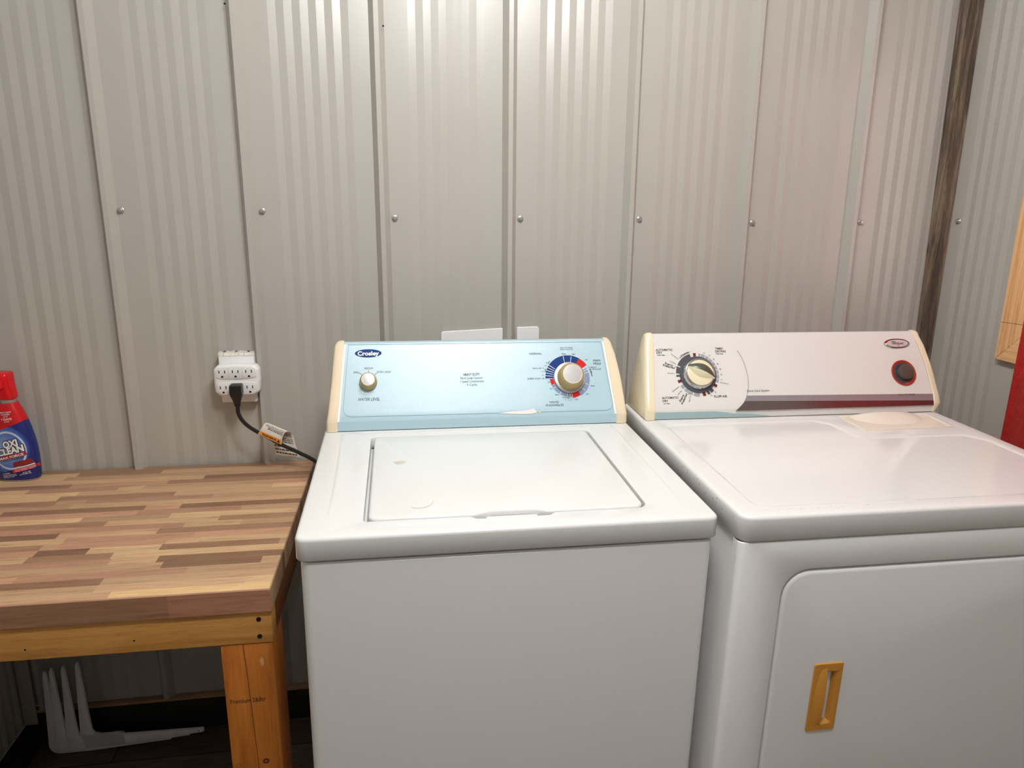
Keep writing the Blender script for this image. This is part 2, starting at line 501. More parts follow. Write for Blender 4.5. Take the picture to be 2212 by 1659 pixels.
# ceiling lamps: the light of the room
def ceiling_lamp(name, label, pos, power, radius):
    t = empty(name, label, 'lamp', Matrix.Translation((pos[0], pos[1], ZC)))
    bm = bmesh.new(); lathe(bm, [(0.07, -0.0005), (0.07, -0.018), (0.035, -0.03)], lambda a, b, h: (a, b, h), 32); obj('ceiling_base', bm, WPLAS, t)
    ld = bpy.data.lights.new('lamp_light', 'POINT'); ld.energy = power; ld.shadow_soft_size = radius
    ld.color = (0.97, 0.985, 1.0)
    lo = bpy.data.objects.new('bulb_light', ld); COL.objects.link(lo); lo.parent = t; lo.location = (0, 0, pos[2]-ZC)
    return t
ceiling_lamp('ceiling_lamp', 'round ceiling lamp right above the washer and dryer', LAMP_POS, LAMP_POWER, 0.10)
ceiling_lamp('ceiling_lamp', 'round ceiling lamp in the middle of the room, farther from the machines', FAR_LAMP_POS, FAR_LAMP_POWER, 0.11)

# ------------------------------------------------------------------ washer and dryer
LEAN = math.radians(30)
SL, CL = math.sin(LEAN), math.cos(LEAN)
W0C = 0.022                                   # height of the console's lower strip
def frame_matrix(F0, ex, ev, upv, H):
    """columns: right, toward the wall, up; origin on the floor below the back left corner of the top"""
    o = Vector(F0)-Vector(upv)*H
    return Matrix(((ex[0], -ev[0], upv[0], o.x), (ex[1], -ev[1], upv[1], o.y), (ex[2], -ev[2], upv[2], o.z), (0, 0, 0, 1)))
def make_frame(H): return lambda u, v, w: Vector((u, -v, w+H))
def console_map(P, t0=0.0006):
    """console face coordinates (along, up the slope, out) -> local"""
    return lambda a, s, t=0.0: P(a, -s*SL+(t+t0)*CL, W0C+s*CL+(t+t0)*SL)
# side outline of a console in (v, w): front strip, leaning face, rounded top, back
CONS = [(0.0, 0.003), (0.0, W0C)]
def cons_profile(grow=0.0, n=6):
    top = 0.172
    P = [(0.0, 0.002), (0.0, W0C-0.002), (-0.0008, W0C+0.0012)]
    tv, tw = -top*SL, W0C+top*CL
    P += [(-0.02*SL, W0C+0.02*CL), (-0.09*SL, W0C+0.09*CL), (-0.14*SL, W0C+0.14*CL), (tv+0.006*SL, tw-0.006*CL)]
    for k in range(1, n):
        a = math.radians(28+(172-28)*k/n)
        P.append((tv-0.010+0.0145*math.cos(a)+0.0005, tw-0.0095+0.0125*math.sin(a)))
    P += [(-0.110, 0.135), (-0.124, 0.05), (-0.126, 0.002)]
    if grow: P = offset(P, -grow)
    return P
def console_body(P, aL, aR, m, parent, name='console'):
    """aL, aR: functions height w -> left / right end of the face"""
    bm = bmesh.new(); pr = cons_profile()
    loft(bm, [[P(f(w), v, w) for v, w in pr] for f in (aL, aR)])
    return obj(name, bm, m, parent, angle=28)
def console_cap(P, a_in, a_out, m, parent):
    """end cap: from the face edge a_in(w) to the outer outline a_out(w), slightly proud, rounded outside"""
    bm = bmesh.new(); R_ = []
    s = 1 if a_out(0.05) > a_in(0.05) else -1
    for grow, k, du in ((-0.012, 0, 0.0), (0.0012, 0, 0.0), (0.0024, 0, 0.0012), (0.0026, 1, -0.010), (0.0018, 1, -0.0045), (0.0, 1, -0.0018), (-0.004, 1, 0.0)):
        pr = cons_profile(grow)
        f = (a_in, a_out)[k]
        R_.append([P(f(w)+s*du, v, max(w, 0.0008)) for v, w in pr])
    loft(bm, R_)
    return obj('console_end_cap', bm, m, parent, angle=32)
def lerp_fn(pts):
    def f(w):
        if w <= pts[0][0]: return pts[0][1]
        for (x0, y0), (x1, y1) in zip(pts, pts[1:]):
            if w <= x1: return y0+(y1-y0)*(w-x0)/(x1-x0)
        return pts[-1][1]
    return f
def sw(s): return W0C+s*CL
def top_shell(bm, P, outer, r, h, holes, seg=5):
    """panel with a rounded outer edge and a skirt; holes are left open in the flat top"""
    ins = offset(outer, r)
    prev = None
    rings = []
    for k in range(seg+1):
        a = math.pi/2*k/seg
        lp = offset(outer, r*(1-math.sin(a))) if k < seg else outer
        rings.append([P(u, v, -r*(1-math.cos(a))) for u, v in lp])
    rings += [[P(u, v, -h+0.002) for u, v in outer], [P(u, v, -h) for u, v in offset(outer, 0.0015)], [P(u, v, -h) for u, v in offset(outer, 0.03)]]
    loft(bm, rings, False, False)
    fill_between(bm, [ins]+holes, lambda u, v: P(u, v, 0))
def feet(P, M, pts, m, parent, bottom):
    """four levelling feet, each reaching the floor"""
    Mi = M.inverted()
    for u, v in pts:
        c = M @ P(u, v, bottom)
        bm = bmesh.new()
        lathe(bm, [(0.012, 0.004), (0.012, -c.z+0.012), (0.021, -c.z+0.010), (0.021, -c.z+0.0006)], lambda a, b, h: Mi @ Vector((c.x+a, c.y+b, c.z+h)), 18)
        obj('leveling_foot', bm, m, parent)
CAB_EDGE = mat('cabinet_seam', (60, 60, 60), 0.7)

# ---- washer
H = 0.914
WMAT = frame_matrix((0.5926475, -0.3103435, 0.914), (0.9999664, 0.0031548, -0.0075644), (0.0030086, -0.9998099, -0.0192663), (0.0076237, -0.0192429, 0.9997858), H)
P = make_frame(H)
WU, WD = 0.6615, 0.4830
wash = empty('washing_machine', 'white top loading washer with a pale blue control panel beside the butcher block table', 'washer', WMAT)
# cabinet
bm = bmesh.new()
fl = round_poly([(0.006, -0.150), (WU-0.006, -0.150), (WU-0.006, WD-0.004), (0.006, WD-0.004)], [0.01, 0.01, 0.014, 0.014], 5)
loft(bm, [[P(u, v, w) for u, v in lp] for lp, w in ((offset(fl, 0.003), -0.0425), (fl, -0.0455), (fl, -0.86), (offset(fl, 0.004), -0.866))])
obj('cabinet', bm, WHITE_BODY, wash, angle=30)
feet(P, WMAT, [(0.06, -0.10), (WU-0.06, -0.10), (0.06, WD-0.06), (WU-0.06, WD-0.06)], BLACK_P, wash, -0.866)
# top panel with the lid well
TT = 0.0375
outer = round_poly([(0, -0.150), (WU, -0.150), (WU, WD), (0, WD)], [0.012, 0.012, 0.016, 0.016], 5)
LU0, LU1, LV0, LV1 = 0.0985, 0.5575, 0.040, 0.4335
NU0, NU1, NV = 0.268, 0.397, 0.4425
hole = round_poly([(LU0, LV0), (LU1, LV0), (LU1, LV1), (NU1+0.004, LV1), (NU1-0.006, NV), (NU0+0.006, NV), (NU0-0.004, LV1), (LU0, LV1)], [0.010, 0.010, 0.020, 0.004, 0.006, 0.006, 0.004, 0.006], 4)
bm = bmesh.new()
hr = offset(hole, -0.0025)
top_shell(bm, P, outer, 0.0062, TT, [hr])
rr = [[P(u, v, w) for u, v in lp] for lp, w in ((hr, 0), (offset(hole, -0.0008), -0.0008), (hole, -0.003), (hole, -0.022), (offset(hole, 0.05), -0.022))]
loft(bm, rr, False, True)
# pressed ridge lines round the lid
for path in ([(0.0455, 0.427), (0.0462, 0.30), (0.0430, 0.045), (0.0470, 0.026), (0.0620, 0.0185), (0.30, 0.0165), (0.585, 0.0155), (0.607, 0.020), (0.6165, 0.038), (0.6170, 0.25), (0.6172, 0.433)],):
    sp = [(p.x, p.y) for p in smooth_path([(u, v, 0) for u, v in path], 6)]
    prof = [(-0.0050, 0.00003), (-0.0022, 0.0009), (0.0, 0.0011), (0.0022, 0.0009), (0.0050, 0.00003)]
    rings = []
    for i in range(len(sp)):
        a = Vector(sp[max(i-1, 0)]); b = Vector(sp[min(i+1, len(sp)-1)]); t = (b-a).normalized(); q = Vector((-t.y, t.x))
        e = min(1.0, min(i, len(sp)-1-i)/3.0)
        rings.append([P(sp[i][0]+q.x*d, sp[i][1]+q.y*d, hh*e if hh > 0.0001 else hh) for d, hh in prof])
    loft(bm, rings, False, False, closed=False)
top = obj('top_panel', bm, WHITE, wash, angle=40)
# lid
bm = bmesh.new()
g = 0.0048
LU0 += 0.002
lid = round_poly([(LU0+g, LV0+0.002), (LU1-g, LV0+0.002), (LU1-g, LV1-g*0.6), (NU1-0.006, LV1-g*0.6), (NU1-0.030, LV1-0.0135), (NU0+0.030, LV1-0.0135), (NU0+0.006, LV1-g*0.6), (LU0+g, LV1-g*0.6)], [0.012, 0.012, 0.018, 0.02, 0.02, 0.02, 0.02, 0.016], 5)
def lid_w(u, v):  # slight crown and the swelling above the finger notch
    return 0.0012
rings = [(0.0005, -0.018), (0.0, -0.0165), (0.0, -0.004), (0.001, -0.0016), (0.003, -0.0003), (0.006, 0.0)]
loft(bm, [[P(u, v, w+lid_w(u, v)) for u, v in offset(lid, d)] for d, w in rings], True, False)
fill_between(bm, [offset(lid, 0.006)], lambda u, v: P(u, v, lid_w(u, v)))
lid_o = obj('lid', bm, WHITE, wash, angle=40)
# finger grip under the lid's front edge
bm = bmesh.new()
gp = round_poly([(NU0+0.022, LV1-0.012), (NU1-0.022, LV1-0.012), (NU1-0.026, NV-0.004), (NU0+0.026, NV-0.004)], 0.003, 3)
loft(bm, [[P(u, v, w) for u, v in gp] for w in (-0.0125, -0.0085)])
obj('lid_grip', bm, WHITE, wash)
# scuffs on the lid
bm = bmesh.new()
FL = lambda u, v: P(u, v, lid_w(u, v)+0.0003)
stroke(bm, [(0.172, 0.392), (0.182, 0.399), (0.196, 0.396), (0.206, 0.385), (0.2095, 0.372)], 0.0015, FL)
decal(bm, [(0.143, 0.190), (0.158, 0.184), (0.168, 0.189), (0.162, 0.198), (0.152, 0.203)], FL)
for k in range(12):
    u, v = random.uniform(0.33, 0.46), random.uniform(0.27, 0.36)
    stroke(bm, [(u, v), (u+random.uniform(0.001, 0.004), v+random.uniform(-0.003, 0.003))], 0.0007, FL)
tag(obj('lid_scuffs', bm, mat('scuff_mark', (206, 200, 184), 0.5), lid_o), kind='stuff')
# console
fL = lerp_fn([(sw(0), 0.0282), (sw(0.175), 0.0426)])
fR = lerp_fn([(sw(0), 0.6343), (sw(0.175), 0.6206)])
oL = lerp_fn([(0.0, 0.0045), (sw(0), 0.0055), (sw(0.04), 0.0112), (sw(0.116), 0.0173), (sw(0.165), 0.0215), (sw(0.178), 0.027)])
oR = lerp_fn([(0.0, 0.6600), (sw(0), 0.6590), (sw(0.0536), 0.6564), (sw(0.110), 0.6517), (sw(0.155), 0.6430), (sw(0.170), 0.6370), (sw(0.178), 0.634)])
con = console_body(P, fL, fR, BLUE, wash)
tag(con, 'pale blue console')
console_cap(P, fL, oL, CREAM, wash); console_cap(P, fR, oR, CREAM, wash)
C = console_map(P)
# white edge trim between panel and caps
for f, s in ((fL, 1), (fR, -1)):
    bm = bmesh.new()
    decal(bm, [(f(sw(0.0)), 0.0), (f(sw(0.0))+0.004*s, 0.0), (f(sw(0.170))+0.004*s, 0.170), (f(sw(0.170)), 0.170)], lambda a, b: C(a, b, -0.0003))
    obj('panel_edge', bm, WHITE_P, con)
WT = [
('WATER LEVEL', 0.0939, 0.0477, 0.0069, 0, 0),
('SMALL', 0.0686, 0.1076, 0.0047, 0, 0),
('MEDIUM', 0.0937, 0.1160, 0.0044, 0, 0),
('EXTRA LARGE', 0.1258, 0.1074, 0.0047, 0, 0),
('HEAVY DUTY', 0.3149, 0.0976, 0.0058, 0, 1),
('Extra Large Capacity', 0.3149, 0.09, 0.0051, 0, 0),
('2 Speed Combinations', 0.3152, 0.0822, 0.0051, 0, 0),
('5 Cycle', 0.3148, 0.0747, 0.0051, 0, 0),
('NORMAL', 0.4611, 0.1427, 0.0049, 0, 0),
('PULL TO START', 0.5327, 0.1559, 0.0028, 0, 0),
('PUSH TO STOP', 0.5326, 0.1516, 0.0028, 0, 0),
('Rinse', 0.5252, 0.1416, 0.0028, 0, 1),
('Spin', 0.5481, 0.1405, 0.0028, 0, 1),
('Off', 0.5762, 0.1266, 0.0031, 0, 0),
('PERM', 0.6004, 0.1241, 0.0052, 0, 0),
('PRESS', 0.6006, 0.117, 0.0051, 0, 0),
('10 HEAVY', 0.5884, 0.1086, 0.0033, 0, 0),
('8  REGULAR', 0.596, 0.1042, 0.0033, 0, 0),
('6', 0.5856, 0.0979, 0.0031, 0, 0),
('REGULAR 12', 0.4648, 0.1088, 0.0033, 0, 0),
('10', 0.4813, 0.1146, 0.003, 0, 0),
('8', 0.4849, 0.1211, 0.0031, 0, 0),
('14', 0.4737, 0.1008, 0.003, 0, 0),
('16', 0.4739, 0.0927, 0.003, 0, 0),
('SUPER WASH 18', 0.4572, 0.0851, 0.0035, 0, 0),
('Off', 0.4862, 0.0761, 0.003, 0, 0),
('Spin', 0.4905, 0.0618, 0.003, 0, 0),
('Rinse', 0.5027, 0.0473, 0.0027, 0, 1),
('HAND', 0.495, 0.0307, 0.0054, 0, 0),
('WASHABLES', 0.4951, 0.0237, 0.0054, 0, 0),
('2', 0.5205, 0.0351, 0.003, 0, 0),
('4', 0.5267, 0.0342, 0.003, 0, 0),
('6', 0.5331, 0.0344, 0.003, 0, 0),
('Off', 0.5462, 0.035, 0.003, 0, 0),
('Rinse', 0.5853, 0.0656, 0.0028, 0, 1),
('Spin', 0.5721, 0.0473, 0.003, 0, 0),
]
bm = bmesh.new()
WW = {'SMALL': 0.0140, 'MEDIUM': 0.0185, 'EXTRA LARGE': 0.0295, 'WATER LEVEL': 0.0455, 'HEAVY DUTY': 0.0355, 'Extra Large Capacity': 0.0480, '2 Speed Combinations': 0.0520, 'SUPER WASH 18': 0.0370, 'NORMAL': 0.0285, 'WASHABLES': 0.0405, 'HAND': 0.0205, 'PULL TO START': 0.0285, 'PUSH TO STOP': 0.0290}
for t, a, s, h, r, b in WT: put_text(bm, t, a, s, h*(0.92 if len(t) > 3 else 1.0), C, r, bold=b, spacing=1.06, width=WW.get(t), italic=1 if t in ('WATER LEVEL', 'SMALL', 'MEDIUM', 'EXTRA LARGE') else 0)
for a, b in (((0.0762, 0.1054), (0.0792, 0.1015)), ((0.0937, 0.1120), (0.0936, 0.1080)), ((0.1103, 0.1049), (0.1072, 0.1012))): stroke(bm, [a, b], 0.0009, C)
put_text(bm, 'HOT', 0.4900, 0.1222, 0.0026, C, 55, 1); put_text(bm, 'HOT', 0.4805, 0.1035, 0.0026, C, 80, 1)
put_text(bm, 'WARM', 0.5835, 0.1010, 0.0024, C, -65, 1); put_text(bm, 'COLD', 0.5855, 0.0922, 0.0024, C, -80, 1)
put_text(bm, 'COLD WARM', 0.5220, 0.0400, 0.0018, C, -6, 1)
obj('lettering', bm, INK, con)
bm = bmesh.new()
ol = round_poly([(0.0520, 0.1700), (0.0388, 0.0105), (0.6292, 0.0085), (0.6135, 0.1690)], [0.0005, 0.017, 0.017, 0.0005], 8)
k0 = min(range(len(ol)), key=lambda i: (ol[i][0]-0.6135)**2+(ol[i][1]-0.169)**2)
stroke(bm, ol, 0.0007, C, True)
obj('panel_outline', bm, FINE, con)
bm = bmesh.new()
decal(bm, ellipse(0.0935, 0.1500, 0.0283, 0.0092, 48), lambda a, b: C(a, b, 0.0))
put_text(bm, 'Crosley', 0.0935, 0.1496, 0.0088, lambda a, b: C(a, b, 0.0004), 0, bold=1.6, mi=1, width=0.0455)
obj('logo_badge', bm, [NAVY, WHITE_P], con)
# dial scale
bm = bmesh.new(); cx, cy = 0.5320, 0.0850
D = lambda a, b: C(a, b, 0.0); D2 = lambda a, b: C(a, b, 0.0003)
for r1, a0, a1, mi in ((0.0528, -92, 31, 0), (0.0528, 31, 56, 1), (0.0482, 62, 148, 2), (0.0462, 148, 172, 1), (0.0430, 174, 188, 3), (0.0430, 188, 248, 2), (0.0430, 249, 268, 1)):
    sector(bm, cx, cy, 0.0345, r1, a0, a1, D, mi)
for r0, r1, a in ((0.036, 0.0515, -10), (0.036, 0.0505, 11), (0.036, 0.0525, -54.6), (0.036, 0.0525, -61.7), (0.036, 0.0525, -69), (0.036, 0.0525, -76), (0.036, 0.0525, -83), (0.036, 0.0525, -91),
                  (0.036, 0.0478, 67), (0.036, 0.0478, 74.5), (0.039, 0.046, 110.5), (0.037, 0.046, 130), (0.035, 0.0435, 173), (0.035, 0.0428, 178.5), (0.035, 0.0428, 183), (0.035, 0.0428, 188), (0.037, 0.0425, 212), (0.037, 0.0425, 237)):
    sector(bm, cx, cy, r0, r1, a-0.65, a+0.65, D2, 4)
obj('dial_scale', bm, [NAVY, RED_P, SLATE, DARKSEG, WHITE_P], con)
# peeled strip of the panel film
bm = bmesh.new()
decal(bm, [(0.3703, 0.0085), (0.3965, 0.0119), (0.4232, 0.0132), (0.4486, 0.0171), (0.4547, 0.0082), (0.4428, 0.0055), (0.4194, 0.0052)], lambda a, b: C(a, b, 0.0005))
decal(bm, [(0.4570, 0.0100), (0.4610, 0.0110), (0.4640, 0.0070), (0.4615, 0.0052), (0.4580, 0.0070)], lambda a, b: C(a, b, 0.0007), 1)
obj('peeled_film', bm, [mat('peeled_white', (232, 228, 224), 0.6), mat('dried_glue', (206, 196, 160), 0.6)], con)
# knobs
def CK(a0, s0): return lambda x, y, h: C(a0+x, s0+y, h)
k = bm = bmesh.new()
lathe(bm, [(0.0188, 0.0), (0.0188, 0.003), (0.0182, 0.010), (0.0166, 0.018), (0.0152, 0.0215), (0.0138, 0.0225)], CK(0.0932, 0.0858), 40, True, False)
lathe(bm, [(0.0138, 0.0225), (0.0133, 0.0228), (0.0128, 0.0225)], CK(0.0932, 0.0858), 40, False, False, mi=1)
kn = obj('water_level_knob', bm, [GOLD, WHITE_P], wash)
bm = bmesh.new(); lathe(bm, [(0.0130, 0.0222), (0.0128, 0.0228), (0.006, 0.0232)], CK(0.0932, 0.0858), 40)
tag(obj('knob_cap', bm, mat('silver_knob_cap', (206, 204, 202), 0.25, metal=0.3), kn), 'pale silver knob cap')
dx, dy = 0.5335, 0.0850
bm = bmesh.new(); lathe(bm, [(0.0352, 0.0), (0.0356, 0.004), (0.0350, 0.0062), (0.0325, 0.0068)], CK(dx, dy), 64)
kt = obj('timer_skirt', bm, mat('satin_grey_disc', (188, 184, 178), 0.25, metal=0.35), wash)
bm = bmesh.new()
lathe(bm, [(0.0292, 0.0066), (0.0290, 0.012), (0.0280, 0.022), (0.0262, 0.0295), (0.0235, 0.0335), (0.0218, 0.0345)], CK(dx, dy), 56, True, False)
lathe(bm, [(0.0218, 0.0345), (0.0212, 0.0350), (0.0205, 0.0345)], CK(dx, dy), 56, False, False, mi=1)
tk = obj('timer_knob', bm, [GOLD, WHITE_P], wash)
bm = bmesh.new(); lathe(bm, [(0.0208, 0.0342), (0.0205, 0.0348), (0.010, 0.0352)], CK(dx, dy), 56)
tag(obj('knob_cap', bm, MATS['silver_knob_cap'], tk), 'pale silver knob cap')

# ---- dryer
DMAT = frame_matrix((1.2713, -0.3494, 0.9254), (0.9999528, 0.0027999, -0.0092996), (0.0025920, -0.9997481, -0.0222925), (0.0093597, -0.0222674, 0.9997082), 0.9254)
H2 = 0.9254
P = make_frame(H2)
DU, DD = 0.7188, 0.4802
dry = empty('clothes_dryer', 'white front loading dryer with silver and red stripe console beside the red curtain', 'dryer', DMAT)
# cabinet sides and back, set behind the front panel
bm = bmesh.new()
fl = round_poly([(0.004, -0.135), (DU-0.004, -0.135), (DU-0.004, DD-0.022), (0.004, DD-0.022)], 0.004, 3)
loft(bm, [[P(u, v, w) for u, v in fl] for w in (-0.040, -0.875)])
cab = obj('cabinet', bm, WHITE_BODY, dry)
feet(P, DMAT, [(0.06, -0.10), (DU-0.06, -0.10), (0.06, DD-0.08), (DU-0.06, DD-0.08)], BLACK_P, dry, -0.875)
# front panel with the door opening
WT0, WB = -0.0445, -0.875
FU0, FU1 = 0.001, DU-0.001
du0, du1, dw1, dw0 = 0.0822, 0.640, -0.0985, -0.66
opening = round_poly([(du0, dw0), (du1, dw0), (du1, dw1), (du0, dw1)], 0.046, 8)
outer = round_poly([(FU0, WB), (FU1, WB), (FU1, WT0), (FU0, WT0)], 0.002, 2)
bm = bmesh.new()
# vertical roll of the two front corners, by profile in (u, v)
def corner(u): # depth of the panel face at u
    r = 0.018
    d = min(u-FU0, FU1-u)
    return 0 if d >= r else -(r-math.sqrt(max(0, r*r-(r-d)**2)))
prof = [(FU0, DD-0.024)]+[(FU0+0.011*(1-math.cos(math.pi/2*k/8)), DD-0.011+0.011*math.sin(math.pi/2*k/8)) for k in range(9)]
profR = [(FU1-(u-FU0), v) for u, v in reversed(prof)]
for pr in (prof, profR):
    rows = [[P(u, v+dv, w) for u, v in pr] for w, dv in ((WB, 0), (WT0-0.003, 0), (WT0-0.0008, -0.0008), (WT0, -0.003))]
    loft(bm, rows, False, False, closed=False)
fl2 = [(FU0+0.011, WB), (FU1-0.011, WB), (FU1-0.011, WT0-0.003), (FU0+0.011, WT0-0.003)]
oh = offset(opening, -0.0030)
fill_between(bm, [fl2, oh], lambda u, w: P(u, DD, w))
loft(bm, [[P(u, DD-0.0, w) for u, w in oh], [P(u, DD-0.0010, w) for u, w in offset(opening, -0.0008)], [P(u, DD-0.003, w) for u, w in opening], [P(u, DD-0.019, w) for u, w in opening], [P(u, DD-0.019, w) for u, w in offset(opening, 0.03)]], False, True)
loft(bm, [[P(FU0+0.011, DD-dv, w) , P(FU1-0.011, DD-dv, w)] for w, dv in ((WT0-0.003, 0), (WT0-0.0008, 0.0008), (WT0, 0.003), (WT0, 0.022))], False, False, closed=False)
obj('front_panel', bm, WHITE_BODY, dry, angle=40)
# door
bm = bmesh.new()
HU0, HU1, HW0, HW1 = 0.1600, 0.2135, -0.4125, -0.2778
hs = round_poly([(HU0+0.010, HW0+0.008), (HU1-0.005, HW0+0.008), (HU1-0.005, HW1-0.008), (HU0+0.010, HW1-0.008)], 0.006, 4)
dl = offset(opening, 0.0034)
loft(bm, [[P(u, DD-dv, w) for u, w in offset(dl, d)] for d, dv in ((0.0, 0.018), (0.0, 0.005), (0.0012, 0.0022), (0.0035, 0.0006), (0.007, 0.0))], True, False)
fill_between(bm, [offset(dl, 0.007), hs], lambda u, w: P(u, DD, w))
loft(bm, [[P(u, DD-dv, w) for u, w in hs] for dv in (0, 0.0065)], False, False)
fill_between(bm, [hs], lambda u, w: P(u, DD-0.0065, w))
door = obj('door', bm, WHITE_BODY, dry, angle=40)
# tan pull plate: rim, scooped pocket and overhanging lip
ORANGE = mat('tan_orange_plastic', (214, 150, 62), 0.35, grain=(700, 0.12, 0.0004))
bm = bmesh.new()
pl = round_poly([(HU0, HW0), (HU1, HW0), (HU1, HW1), (HU0, HW1)], 0.0045, 5)
po = round_poly([(HU0+0.018, HW0+0.012), (HU1-0.0085, HW0+0.014), (HU1-0.0085, HW1-0.016), (HU0+0.018, HW1-0.014)], 0.005, 5)
rings = [[P(u, DD+0.0002, w) for u, w in pl], [P(u, DD+0.0016, w) for u, w in pl], [P(u, DD+0.0026, w) for u, w in offset(pl, 0.001)]]
loft(bm, rings, False, False)
fill_between(bm, [offset(pl, 0.001), po], lambda u, w: P(u, DD+0.0026, w))
# pocket walls sloping inwards on the right, top and bottom
loft(bm, [[P(u, DD+0.0026, w) for u, w in po], [P(u-0.0005, DD+0.0002, w) for u, w in offset(po, 0.0025)], [P(u-0.0015, DD-0.006, w) for u, w in offset(po, 0.0052)]], False, False)
hd = obj('door_handle', bm, ORANGE, door, angle=40)
tag(hd, 'tan orange recessed door pull')
bm = bmesh.new()
n = 20; m_ = 8; G = []
for i in range(n+1):
    t = i/n; w = HW0+0.0115+(HW1-HW0-0.021)*t
    e = math.sin(math.pi*t)**0.55
    row = []
    for j in range(m_+1):
        q = j/m_
        uL = HU0+0.0065+0.010*(1-e); uR = HU0+0.0235
        u = uL+(uR-uL)*q
        h = 0.0027+0.0050*e*math.sin(q*math.pi/2)
        row.append((u, h, w))
    G.append(row)
def sheet(bm, G, fr, th):
    A = [[bm.verts.new(fr(*p)) for p in r] for r in G]; B = [[bm.verts.new(fr(p[0], p[1]-th, p[2])) for p in r] for r in G]
    R_, C_ = len(G), len(G[0])
    for i in range(R_-1):
        for j in range(C_-1):
            bm.faces.new((A[i][j], A[i][j+1], A[i+1][j+1], A[i+1][j])); bm.faces.new((B[i][j+1], B[i][j], B[i+1][j], B[i+1][j+1]))
    for i in range(R_-1):
        bm.faces.new((A[i][C_-1], B[i][C_-1], B[i+1][C_-1], A[i+1][C_-1])); bm.faces.new((B[i][0], A[i][0], A[i+1][0], B[i+1][0]))
    for j in range(C_-1):
        bm.faces.new((A[0][j+1], A[0][j], B[0][j], B[0][j+1])); bm.faces.new((A[-1][j], A[-1][j+1], B[-1][j+1], B[-1][j]))
sheet(bm, G, lambda u, h, w: P(u, DD+h, w), 0.0018)
obj('pull_lip', bm, ORANGE, hd, angle=50)
# top panel with its pressed work surface
TT = 0.0430
outer = round_poly([(0, -0.135), (DU, -0.135), (DU, DD+0.002), (0, DD+0.002)], [0.012, 0.012, 0.020, 0.020], 6)
rec = round_poly([(0.0400, 0.030), (0.385, 0.0270), (0.4150, 0.055), (0.4240, 0.150), (0.6620, 0.150), (0.690, 0.190), (0.6905, 0.4500), (0.0370, 0.4500)], [0.018, 0.03, 0.035, 0.018, 0.03, 0.03, 0.03, 0.026], 8)
lint = round_poly([(0.4580, 0.012), (0.6790, 0.012), (0.6735, 0.1085), (0.4580, 0.1125)], 0.003, 3)
bm = bmesh.new()
top_shell(bm, P, outer, 0.0066, TT, [rec, lint])
loft(bm, [[P(u, v, w) for u, v in offset(rec, d)] for d, w in ((0, 0), (0.0016, -0.0004), (0.0042, -0.0018), (0.0066, -0.0024), (0.0085, -0.0025))], False, False)
fill_between(bm, [offset(rec, 0.0085)], lambda u, v: P(u, v, -0.0025))
loft(bm, [[P(u, v, w) for u, v in lint] for w in (0, -0.02)], False, True)
top = obj('top_panel', bm, DRYER_WHITE, dry, angle=50)
# dirt specks on the left edge of the top and along the front
bm = bmesh.new()
for k in range(60):
    v = random.choice([random.gauss(0.24, 0.05), random.gauss(0.36, 0.05), random.uniform(0.05, 0.47)]); w = random.uniform(-0.038, -0.008); r = random.uniform(0.0004, 0.0012)
    v = max(0.0, min(0.455, v))
    decal(bm, [(v+r*math.cos(a), w+r*math.sin(a)*1.5) for a in (0, 1.2, 2.5, 3.7, 5.1)], lambda v_, w_: P(-0.00025, v_, w_))
for k in range(22):
    u = random.uniform(0.05, 0.5); v = random.uniform(0.455, 0.468)
    stroke(bm, [(u, v), (u+random.uniform(-0.004, 0.004), v+random.uniform(-0.002, 0.003))], 0.0005, lambda a, b: P(a, b, 0.0003))
tag(obj('dirt_specks', bm, mat('dirt_speck', (96, 92, 88), 0.8), top), kind='stuff')
# lint screen cover
bm = bmesh.new()
lc = offset(lint, 0.0016)
loft(bm, [[P(u, v, w) for u, v in offset(lc, d)] for d, w in ((0.0, -0.015), (0.0, 0.0012), (0.0008, 0.0022), (0.0024, 0.0022), (0.0032, 0.0012))], True, False)
fill_between(bm, [offset(lc, 0.0032)], lambda u, v: P(u, v, 0.0012))
# raised grip with a straight back edge and a long domed front
n = 28; m_ = 14; G = []
for i in range(n+1):
    t = -1+2*i/n; u = 0.5640+0.088*t; row = []
    ext = max(0.0, 1-abs(t)**2.6)
    for j in range(m_+1):
        q = j/m_; v = 0.016+0.066*ext**0.5*q
        h = 0.0013+0.013*ext*(1-q**1.6)*min(1, 0.35+q*5)
        row.append(P(u, v, h))
    G.append(row)
A = [[bm.verts.new(p) for p in r] for r in G]
for i in range(n):
    for j in range(m_): bm.faces.new((A[i][j], A[i+1][j], A[i+1][j+1], A[i][j+1]))
base = [bm.verts.new(P(0.5640+0.088*(-1+2*i/n), 0.0155, 0.0010)) for i in range(n+1)]
for i in range(n): bm.faces.new((base[i], base[i+1], A[i+1][0], A[i][0]))
tag(obj('lint_screen_cover', bm, mat('warm_white_plastic', (240, 230, 214), 0.2), dry, angle=50), 'warm white lint screen cover')
